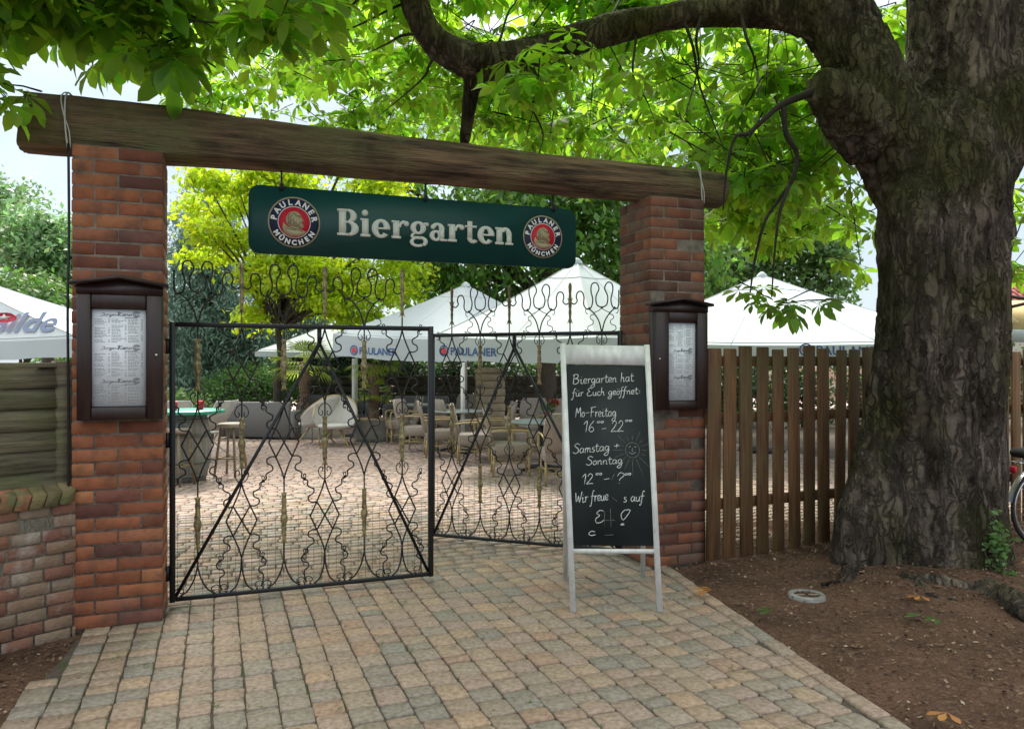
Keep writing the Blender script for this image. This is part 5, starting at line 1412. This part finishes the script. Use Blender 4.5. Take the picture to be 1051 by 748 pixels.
def round_table(px, py, lab, r=.45, zt=.74):
    p = gpt(px, py); o = thing('garden_table', tuple(p), 0, lab, 'table', 'round grey garden tables')
    MB().lathe([(r - .02, zt - .03), (r, zt - .02), (r, zt), (r - .01, zt + .005)], 28).build('tabletop', 'grey_top', o)
    MB().tube([(0, 0, .04), (0, 0, zt - .03)], .04, 10).build('pedestal', 'dark', o)
    b = MB()
    for k in range(4): a = k * math.pi / 2 + .5; b.tube([(0, 0, .07), (.35 * math.cos(a), .35 * math.sin(a), .02)], .022, 6)
    b.build('foot', 'dark', o); return p
tp = round_table(556, 482, 'middle grey table beside chalkboard with red flower pot', .50)
round_table(470, 462, 'grey table left of the tan stone pillar', .48)
round_table(430, 450, 'far grey table behind right edge of the closed gate leaf', .42)
# flower pot on the table
o = thing('flower_pot', (tp[0] + .12, tp[1] + .1, .745), 0, 'red pot of green leaves and red blossom on the middle table', 'flower pot')
MB().lathe([(.05, 0), (.075, .12), (.085, .13), (.07, .12)], 14).build('pot', 'terracotta', o)
V, F_ = leaf_cloud([(0, 0, .2, .1, .1, .08, 16)], .06, 31, clump=.04, per=10); mesh_obj('leaves', V, F_, 'lf_bush', o)
V, F_ = leaf_cloud([(.08, 0, .28, .06, .05, .06, 14)], .05, 32, clump=.025, per=8); mesh_obj('blossom', V, F_, 'petal', o)

# barrel table
p = gpt(188, 494); p[1] += .1
o = thing('barrel_table', tuple(p), 0, 'grey wooden barrel with a teal round top beside left gate post', 'table')
MB().lathe([(.25, 0), (.30, .2), (.335, .45), (.30, .75), (.26, .92)], 24).build('barrel', 'barrel', o, True)
b = MB()
for z, r in ((.08, .272), (.27, .315), (.63, .322), (.84, .283)): b.lathe([(r, z - .02), (r + .006, z - .02), (r + .006, z + .02), (r, z + .02)], 24, cap=False)
b.build('hoops', 'wire', o)
MB().lathe([(.48, .925), (.5, .935), (.5, .965), (.48, .975)], 32).build('tabletop', 'teal', o)
for k, (dx, dy, lab) in enumerate(((-.1, -.15, 'red glass on the teal barrel table, nearer the pillar'), (.16, .1, 'red glass on the teal barrel table, further from the pillar'))):
    q = thing('candle_glass', (p[0] + dx, p[1] + dy, .976), 0, lab, 'glass')
    MB().lathe([(.028, 0), (.042, .02), (.046, .10), (.040, .12), (.036, .118)], 14).build('glass', 'red', q); MB().lathe([(.03, .085), (.03, .095)], 10).build('candle', 'logo_white', q)
# bar stools
def stool(px, py, lab):
    q = gpt(px, py); o = thing('bar_stool', tuple(q), 0, lab, 'stool', 'cane bar stools by the barrel table')
    MB().lathe([(.17, .70), (.19, .715), (.19, .745), (.16, .76)], 20).build('seat', 'rattan', o)
    for k in range(4):
        a = k * math.pi / 2 + .6
        MB().tube([(.23 * math.cos(a), .23 * math.sin(a), 0), (.14 * math.cos(a), .14 * math.sin(a), .705)], .018, 8).build('leg', 'bamboo_dark', o)
    pts = [(.2 * math.cos(a), .2 * math.sin(a), .26) for a in (.6, .6 + math.pi / 2, .6 + math.pi, .6 + 1.5 * math.pi, .6)]
    b = MB()
    for i in range(4): b.tube([pts[i], pts[i + 1]], .012, 6)
    b.build('foot_ring', 'bamboo_dark', o)
stool(237, 488, 'cane bar stool right of the barrel table'); stool(181, 498, 'cane bar stool in front of barrel table, next to the gate post')
# white folding deck chair behind the barrel
def deck_chair(px, py, a, lab):
    q = gpt(px, py); o = thing('deck_chair', tuple(q), R(a), lab, 'chair', 'white folding chairs')
    for y in (-.25, .25):
        MB().tube([(.35, y, 0), (-.4, y, 1.0)], .017, 6).build('side_rail', 'rattan_white', o); MB().tube([(-.35, y, 0), (.4, y, .45)], .017, 6).build('leg', 'rattan_white', o)
    MB().add([(-.05, -.24, .5), (-.05, .24, .5), (-.4, .24, 1.0), (-.4, -.24, 1.0), (-.07, -.24, .49), (-.07, .24, .49), (-.42, .24, .99), (-.42, -.24, .99)], [(0, 1, 2, 3), (7, 6, 5, 4), (0, 4, 5, 1), (1, 5, 6, 2), (2, 6, 7, 3), (3, 7, 4, 0)]).build('backrest', 'rattan_white', o)
    MB().box(-.06, .4, -.24, .24, .44, .465, .004).build('seat', 'rattan_white', o)
deck_chair(214, 472, 160, 'white folding chair right of the barrel, nearest the bar stool'); deck_chair(186, 470, 100, 'white folding chair hidden behind the barrel table')
# egg-shaped pale rattan lounge chairs
def egg_chair(px, py, a, lab, m='rattan_white'):
    q = gpt(px, py); o = thing('egg_chair', tuple(q), R(a), lab, 'chair', 'egg-shaped rattan lounge chairs')
    V = []; nu, nv = 18, 8
    for i in range(nu + 1):
        t = -1 + 2 * i / nu
        for j in range(nv + 1):
            s = j / nv; ang = t * 1.75
            r_ = .33 + .08 * s; x = -math.cos(ang) * r_; y = math.sin(ang) * r_
            top = .98 - .42 * abs(t) ** 2.2; z = .40 + (top - .40) * s
            V.append((x - .10 * s * (1 - abs(t)), y, z))
    F_ = [(i * (nv + 1) + j, (i + 1) * (nv + 1) + j, (i + 1) * (nv + 1) + j + 1, i * (nv + 1) + j + 1) for i in range(nu) for j in range(nv)]
    sh = mesh_obj('shell', V, F_, m, o, True); md = sh.modifiers.new('s', 'SOLIDIFY'); md.thickness = .025
    MB().lathe([(.2, .34), (.33, .38), (.34, .42), (.3, .44)], 20).build('seat', m, o)
    b = MB(); b.tube([V[(i + 1) * (nv + 1) - 1] for i in range(nu + 1)], .016, 6); b.build('rim', 'bamboo', o)
    for k in range(4):
        a2 = k * math.pi / 2 + .78; MB().tube([(.38 * math.cos(a2), .38 * math.sin(a2), 0), (.12 * math.cos(a2 + .5), .12 * math.sin(a2 + .5), .36)], .016, 6).build('leg', 'bamboo', o)
egg_chair(344, 458, -80, 'pale egg-shaped rattan chair facing the gate, between the palms'); egg_chair(324, 455, 160, 'pale egg-shaped rattan chair turned sideways beside the box planter')
# grey rattan sofas
def sofa(px, py, a, lab, L_=1.5):
    q = gpt(px, py); o = thing('rattan_sofa', tuple(q), R(a), lab, 'sofa', 'dark grey rattan sofas')
    MB().box(-L_ / 2, L_ / 2, -.35, .3, .04, .36, .03).build('seat', 'rattan_grey', o)
    MB().box(-L_ / 2, L_ / 2, .302, .42, .04, .80, .03).build('backrest', 'rattan_grey', o)
    for s in (-1, 1): MB().box(s * (L_ / 2 + .002), s * (L_ / 2 + .14), -.36, .42, .04, .62, .03).build('armrest', 'rattan_grey', o)
    MB().box(-L_ / 2 + .02, L_ / 2 - .02, -.34, .29, .362, .45, .03).build('cushion', 'dark', o)
sofa(273, 449, 170, 'dark grey rattan sofa under the round bush'); sofa(225, 440, 5, 'dark grey rattan sofa further left behind the bar stool'); sofa(345, 438, 0, 'dark grey rattan sofa behind egg chair', 1.6); sofa(430, 440, -5, 'dark grey rattan sofa right of the round palm planter', 1.4)
# planters with palms
def palm(name, px, py, lab, square, heads, seed):
    q = gpt(px, py); o = thing(name, tuple(q), 0, lab, 'potted palm', 'potted fan palms')
    if square: MB().box(-.55, .55, -.3, .3, 0, .42, .02).build('planter', 'pot', o); zt = .42
    else: MB().lathe([(.36, 0), (.42, .1), (.48, .45), (.50, .46), (.46, .45)], 24).build('planter', 'pot', o, False); zt = .455
    MB().lathe([(.45 if not square else .28, zt - .01), (.3, zt + .02), (0, zt + .03)], 16).build('gravel', 'sand', o)
    z1 = max(h for h, _, _ in heads); r_ = random.Random(seed); b = MB(); k = 26
    b.tube([(r_.gauss(0, .01), r_.gauss(0, .01), zt + (z1 - zt) * i / k) for i in range(k + 1)], [(.10 + .03 * (i % 2) + r_.gauss(0, .01)) for i in range(k + 1)], 9)
    b.build('trunk', 'palm_bark', o)
    V = []; F_ = []
    for h, rad, n in heads:
        for i in range(n):
            a = r_.uniform(0, 6.28); el_ = r_.uniform(-.5, 1.1); d = Vector((math.cos(a) * math.cos(el_), math.sin(a) * math.cos(el_), math.sin(el_)))
            st = Vector((0, 0, h)); hub = st + d * rad * .5; side = d.cross(Vector((0, 0, 1))).normalized(); up = side.cross(d)
            for s_ in range(13):
                t = (s_ - 6) / 6 * 1.35; dd = (d * math.cos(t) + side * math.sin(t)); tip = hub + dd * rad * .62 - Vector((0, 0, rad * .12)); w = dd.cross(up).normalized() * .014
                m1 = hub + dd * rad * .35; o_ = len(V); V += [tuple(hub), tuple(m1 + w), tuple(tip), tuple(m1 - w)]; F_.append((o_, o_ + 1, o_ + 2, o_ + 3))
            o_ = len(V); w = side * .008; V += [tuple(st - w), tuple(st + w), tuple(hub + w), tuple(hub - w)]; F_.append((o_, o_ + 1, o_ + 2, o_ + 3))
    mesh_obj('fronds', V, F_, 'palm_leaf', o)
palm('potted_palm', 312, 449, 'fan palm with shaggy trunk in pale box planter, left one', True, [(1.62, .75, 26)], 1)
palm('potted_palm', 384, 452, 'fan palm in pale round planter with two leaf tufts', False, [(1.62, .65, 26), (.98, .42, 22)], 2)
# tan stone pillar
q = gpt(503, 452); o = thing('stone_stack', tuple(q), R(12), 'tan banded stone pillar behind the right gate leaf', 'pillar')
b = MB()
for i in range(9): b.box(-.29 + (i % 2) * .01, .29 - (i % 2) * .01, -.2, .2, .0 + i * .158, .15 + i * .158, .012)
b.build('blocks', 'stone_tan', o); MB().prism([(-.32, 1.424), (.32, 1.424), (.28, 1.50), (0, 1.54), (-.28, 1.50)], -.22, .22).build('cap', 'stone_tan', o)
# flowers behind the barrel
q = gpt(185, 452); o = thing('flower_bed', tuple(q), 0, 'yellow-green plants with red blossoms behind the barrel table', 'flowers')
V, F_ = leaf_cloud([(0, 0, .8, .55, .3, .28, 70), (-.5, 0, .7, .4, .3, .3, 40)], .09, 41, clump=.1, per=16); mesh_obj('leaves', V, F_, 'lf_far', o)
V, F_ = leaf_cloud([(.1, -.1, .75, .5, .3, .2, 20)], .05, 42, clump=.04, per=8); mesh_obj('blossoms', V, F_, 'petal', o)
MB().box(-.9, .6, -.3, .3, 0, .5, .02).build('trough', 'rattan_grey', o)

# ------------------------------------------------------------------ bicycle at the right edge
def bicycle():
    q = gpt(1071, 561); o = thing('bicycle', tuple(q), R(14), 'black bicycle parked behind the big trunk, rear wheel showing', 'bicycle')
    def wheel(x):
        w = MB(); w.tube([(x + .335 * math.cos(a), 0, .345 + .335 * math.sin(a)) for a in np.linspace(0, 2 * math.pi, 41)], .016, 8, cap=False); tt = w.build('wheel', 'rubber', o, True)
        w = MB(); w.tube([(x + .312 * math.cos(a), 0, .345 + .312 * math.sin(a)) for a in np.linspace(0, 2 * math.pi, 41)], .011, 6, cap=False); w.build('rim', 'chrome', tt)
        w = MB()
        for k in range(28):
            a = k * 2 * math.pi / 28; w.tube([(x + .02 * math.cos(a + 1), (.02 if k % 2 else -.02), .345 + .02 * math.sin(a + 1)), (x + .31 * math.cos(a), 0, .345 + .31 * math.sin(a))], .0014, 3)
        w.tube([(x, -.04, .345), (x, .04, .345)], .022, 10); w.build('spokes', 'chrome', tt)
        w = MB(); V = []; n = 18
        for k in range(n + 1):
            a = R(-5 + 175 * k / n); V += [(x + .372 * math.cos(a), -.028, .345 + .372 * math.sin(a)), (x + .378 * math.cos(a), 0, .345 + .378 * math.sin(a)), (x + .372 * math.cos(a), .028, .345 + .372 * math.sin(a))]
        w.add(V, [(3 * k + j, 3 * k + j + 1, 3 * k + 4 + j, 3 * k + 3 + j) for k in range(n) for j in (0, 1)]); w.build('mudguard', 'chrome', o)
    wheel(0); wheel(1.08)
    f = MB()
    for a, b_ in (((0, 0, .345), (.44, 0, .30)), ((.44, 0, .30), (.30, 0, .86)), ((0, 0, .345), (.32, 0, .80)), ((.44, 0, .30), (.86, 0, .70)), ((.33, 0, .62), (.86, 0, .78)), ((.83, 0, .92), (.90, 0, .62)), ((.90, 0, .62), (1.08, 0, .345))): f.tube([a, b_], .015, 8)
    f.build('frame', 'iron_black', o)
    s = MB(); s.add([(.14, -.08, .93), (.14, .08, .93), (.30, .05, .94), (.44, .015, .93), (.44, -.015, .93), (.30, -.05, .94), (.14, -.07, .88), (.14, .07, .88), (.30, .04, .89), (.44, .01, .90), (.44, -.01, .90), (.30, -.04, .89)],
        [(0, 5, 2, 1), (5, 4, 3, 2), (6, 7, 8, 11), (11, 8, 9, 10), (0, 1, 7, 6), (1, 2, 8, 7), (2, 3, 9, 8), (3, 4, 10, 9), (4, 5, 11, 10), (5, 0, 6, 11)]); s.build('saddle', 'rubber', o)
    MB().tube(cr_smooth([(.62, -.28, 1.0), (.74, -.25, 1.03), (.82, 0, 1.0), (.74, .25, 1.03), (.62, .28, 1.0)]), .012, 8).build('handlebar', 'chrome', o)
    c = MB(); 
    for y in (-.05, .05): c.tube([(-.30, y, .75), (.28, y, .77)], .006, 6)
    c.tube([(-.3, -.05, .75), (-.3, .05, .75)], .006, 6).tube([(0, -.05, .345), (-.1, -.05, .75)], .006, 6).tube([(0, .05, .345), (-.1, .05, .75)], .006, 6)
    c.build('rack', 'chrome', o); MB().box(-.345, -.32, -.035, .035, .66, .72, .008).build('reflector', 'red', o)
    MB().box(-.30, .05, -.09, .09, .79, .87, .03).build('rack_bag', 'rubber', o)
bicycle()

# ------------------------------------------------------------------ small things on the ground
p = gpt(828, 612)
o = thing('drain_cover', (p[0], p[1], .0), 0, 'round pale concrete ring with dark grate in the soil', 'drain cover')
MB().lathe([(.085, .005), (.085, .018), (.09, .022), (.118, .021), (.124, .012), (.126, -.03)], 32, cap=False).build('ring', 'concrete', o)
b = MB().lathe([(.084, .008), (.02, .012)], 24)
for k in range(6): a = k * math.pi / 6; b.tube([(-.08 * math.cos(a), -.08 * math.sin(a), .014), (.08 * math.cos(a), .08 * math.sin(a), .014)], .005, 4)
b.build('grate', 'litter', o)
# fallen leaves
V0, F0 = leaflet_tpl(1, .42, .1, n_l=3, spread=90); F0 = clean(F0)
for i, (px, py, lab, m_, s_) in enumerate(((731, 613, 'curled orange leaf by the edging near right pillar', 'fallen', .13), (944, 619, 'orange leaf below the exposed tree roots', 'fallen', .09), (972, 743, 'orange-brown leaf in the soil at the lower right', 'fallen', .09), (944, 641, 'pale green leaf lying on soil near the roots', 'lf_bush', .09), (965, 644, 'darker green leaf to the right of the pale one', 'lf_mid', .09), (793, 635, 'small green sprig on soil left of drain cover', 'lf_mid', .10), (495, 697, 'tiny pale leaf on the paving stones', 'fallen', .02), (100, 757, 'brown leaf lying on the lower left paving', 'fallen', .02))):
    q = gpt(px, py); a = random.uniform(0, 6)
    o = thing('fallen_leaf', (q[0], q[1], .045 if px > 700 else .01), a, lab, 'leaf'); mesh_obj('blade', V0 * s_ * np.array((1, 1, .5)) + np.array((0, 0, .01)), F0, m_, o)
# litter over the soil
def litter():
    g = np.random.default_rng(3); n = 24000; V = []; 
    x = g.uniform(1.1, 7, n); y = g.uniform(2.0, 9, n); er = np.interp(y, EY, EX)
    keep = (x > er + .06) | (g.random(n) < .0); 
    spill = (x > er - .18) & (x <= er + .06) & (g.random(n) < .12); keep |= spill
    x, y = x[keep], y[keep]
    xl = g.uniform(-3.2, -2, 1500); yl = g.uniform(2.4, 4.6, 1500); k2 = xl < np.interp(yl, LY, LX) + .03
    x = np.concatenate([x, xl[k2]]); y = np.concatenate([y, yl[k2]]); n = len(x)
    a = g.uniform(0, 6.28, n); L_ = g.uniform(.004, .016, n) * (1 + (g.random(n) < .02) * 1.4); w = L_ * g.uniform(.2, .6, n)
    k = np.clip((x - np.interp(y, EY, EX) - .05) / .5, 0, 1); z = -.028 + k * .04
    z = np.where(x < 0, -.024, z)
    d = np.hypot(x - 3.4, y - 6.2); z += np.maximum(0, .10 * (1 - np.maximum(0, d - .5) / .9)) * k * (x > 0)
    nz = np.array([mnoise.noise(Vector((p * 1.1, q * 1.1, 3))) * .03 + mnoise.noise(Vector((p * 4, q * 4, 1))) * .012 for p, q in zip(x, y)])
    z = z + nz * k * (x > 0) + g.uniform(0, .008, n)
    c, s = np.cos(a), np.sin(a); t1 = g.normal(0, .004, n); t2 = g.normal(0, .004, n)
    Q = np.stack([np.stack([x - c * L_, y - s * L_, z + t1], -1), np.stack([x + s * w, y - c * w, z + t2], -1), np.stack([x + c * L_, y + s * L_, z - t1 + .002], -1), np.stack([x - s * w, y + c * w, z + .003 - t2], -1)], 1)
    o = mesh_obj('soil_litter', Q.reshape(-1, 3), np.arange(n * 4).reshape(-1, 4), 'litter'); tag(o, 'dry twigs and leaf crumbs scattered over the brown soil', 'litter', kind='stuff')
litter()
g = np.random.default_rng(9); n = 900; x = g.uniform(-2.4, 1.9, n); y = g.uniform(1.6, 6, n); kp = (x > np.interp(y, LY, LX) + .1) & (x < np.interp(y, EY, EX) - .1); x, y = x[kp], y[kp]; n = len(x)
a = g.uniform(0, 6.28, n); L_ = g.uniform(.003, .010, n) * (1 + (g.random(n) < .05)); w = L_ * g.uniform(.2, .6, n); c, s_ = np.cos(a), np.sin(a); z = .004 + g.uniform(0, .004, n)
Q = np.stack([np.stack([x - c * L_, y - s_ * L_, z], -1), np.stack([x + s_ * w, y - c * w, z + .002], -1), np.stack([x + c * L_, y + s_ * L_, z + .001], -1), np.stack([x - s_ * w, y + c * w, z + .003], -1)], 1)
tag(mesh_obj('path_litter', Q.reshape(-1, 3), np.arange(n * 4).reshape(-1, 4), 'litter'), 'tiny leaf crumbs lying on the paved path', 'litter', kind='stuff')
# moss tufts in the joints
V, F_ = leaf_cloud([(random.uniform(-2.2, 1.3), random.uniform(2.6, 5.4), .0, .03, .05, .003, 2) for _ in range(70)], .011, 61, clump=.012, per=10)
tag(mesh_obj('joint_moss', V, F_, 'lf_bush'), 'small weeds and moss in the paving joints', 'moss', kind='stuff')
# green sprouts at the foot of the trunk
p = gpt(1030, 600); o = thing('leafy_sprouts', (p[0] - .02, p[1] - .02, 0), 0, 'pale green sprouts climbing right foot of big trunk', 'plant')
V, F_ = leaf_cloud([(0, .05, .30, .06, .04, .26, 30), (.03, 0, .1, .07, .05, .07, 10)], .05, 51, clump=.03, per=6, aspect=.7); mesh_obj('leaves', V, F_, 'lf_far', o)
b = MB()
for k in range(5): b.tube([(random.gauss(0, .04), 0, 0), (random.gauss(0, .06), .04, .25)], .003, 4)
b.build('stems', 'bark_far', o)
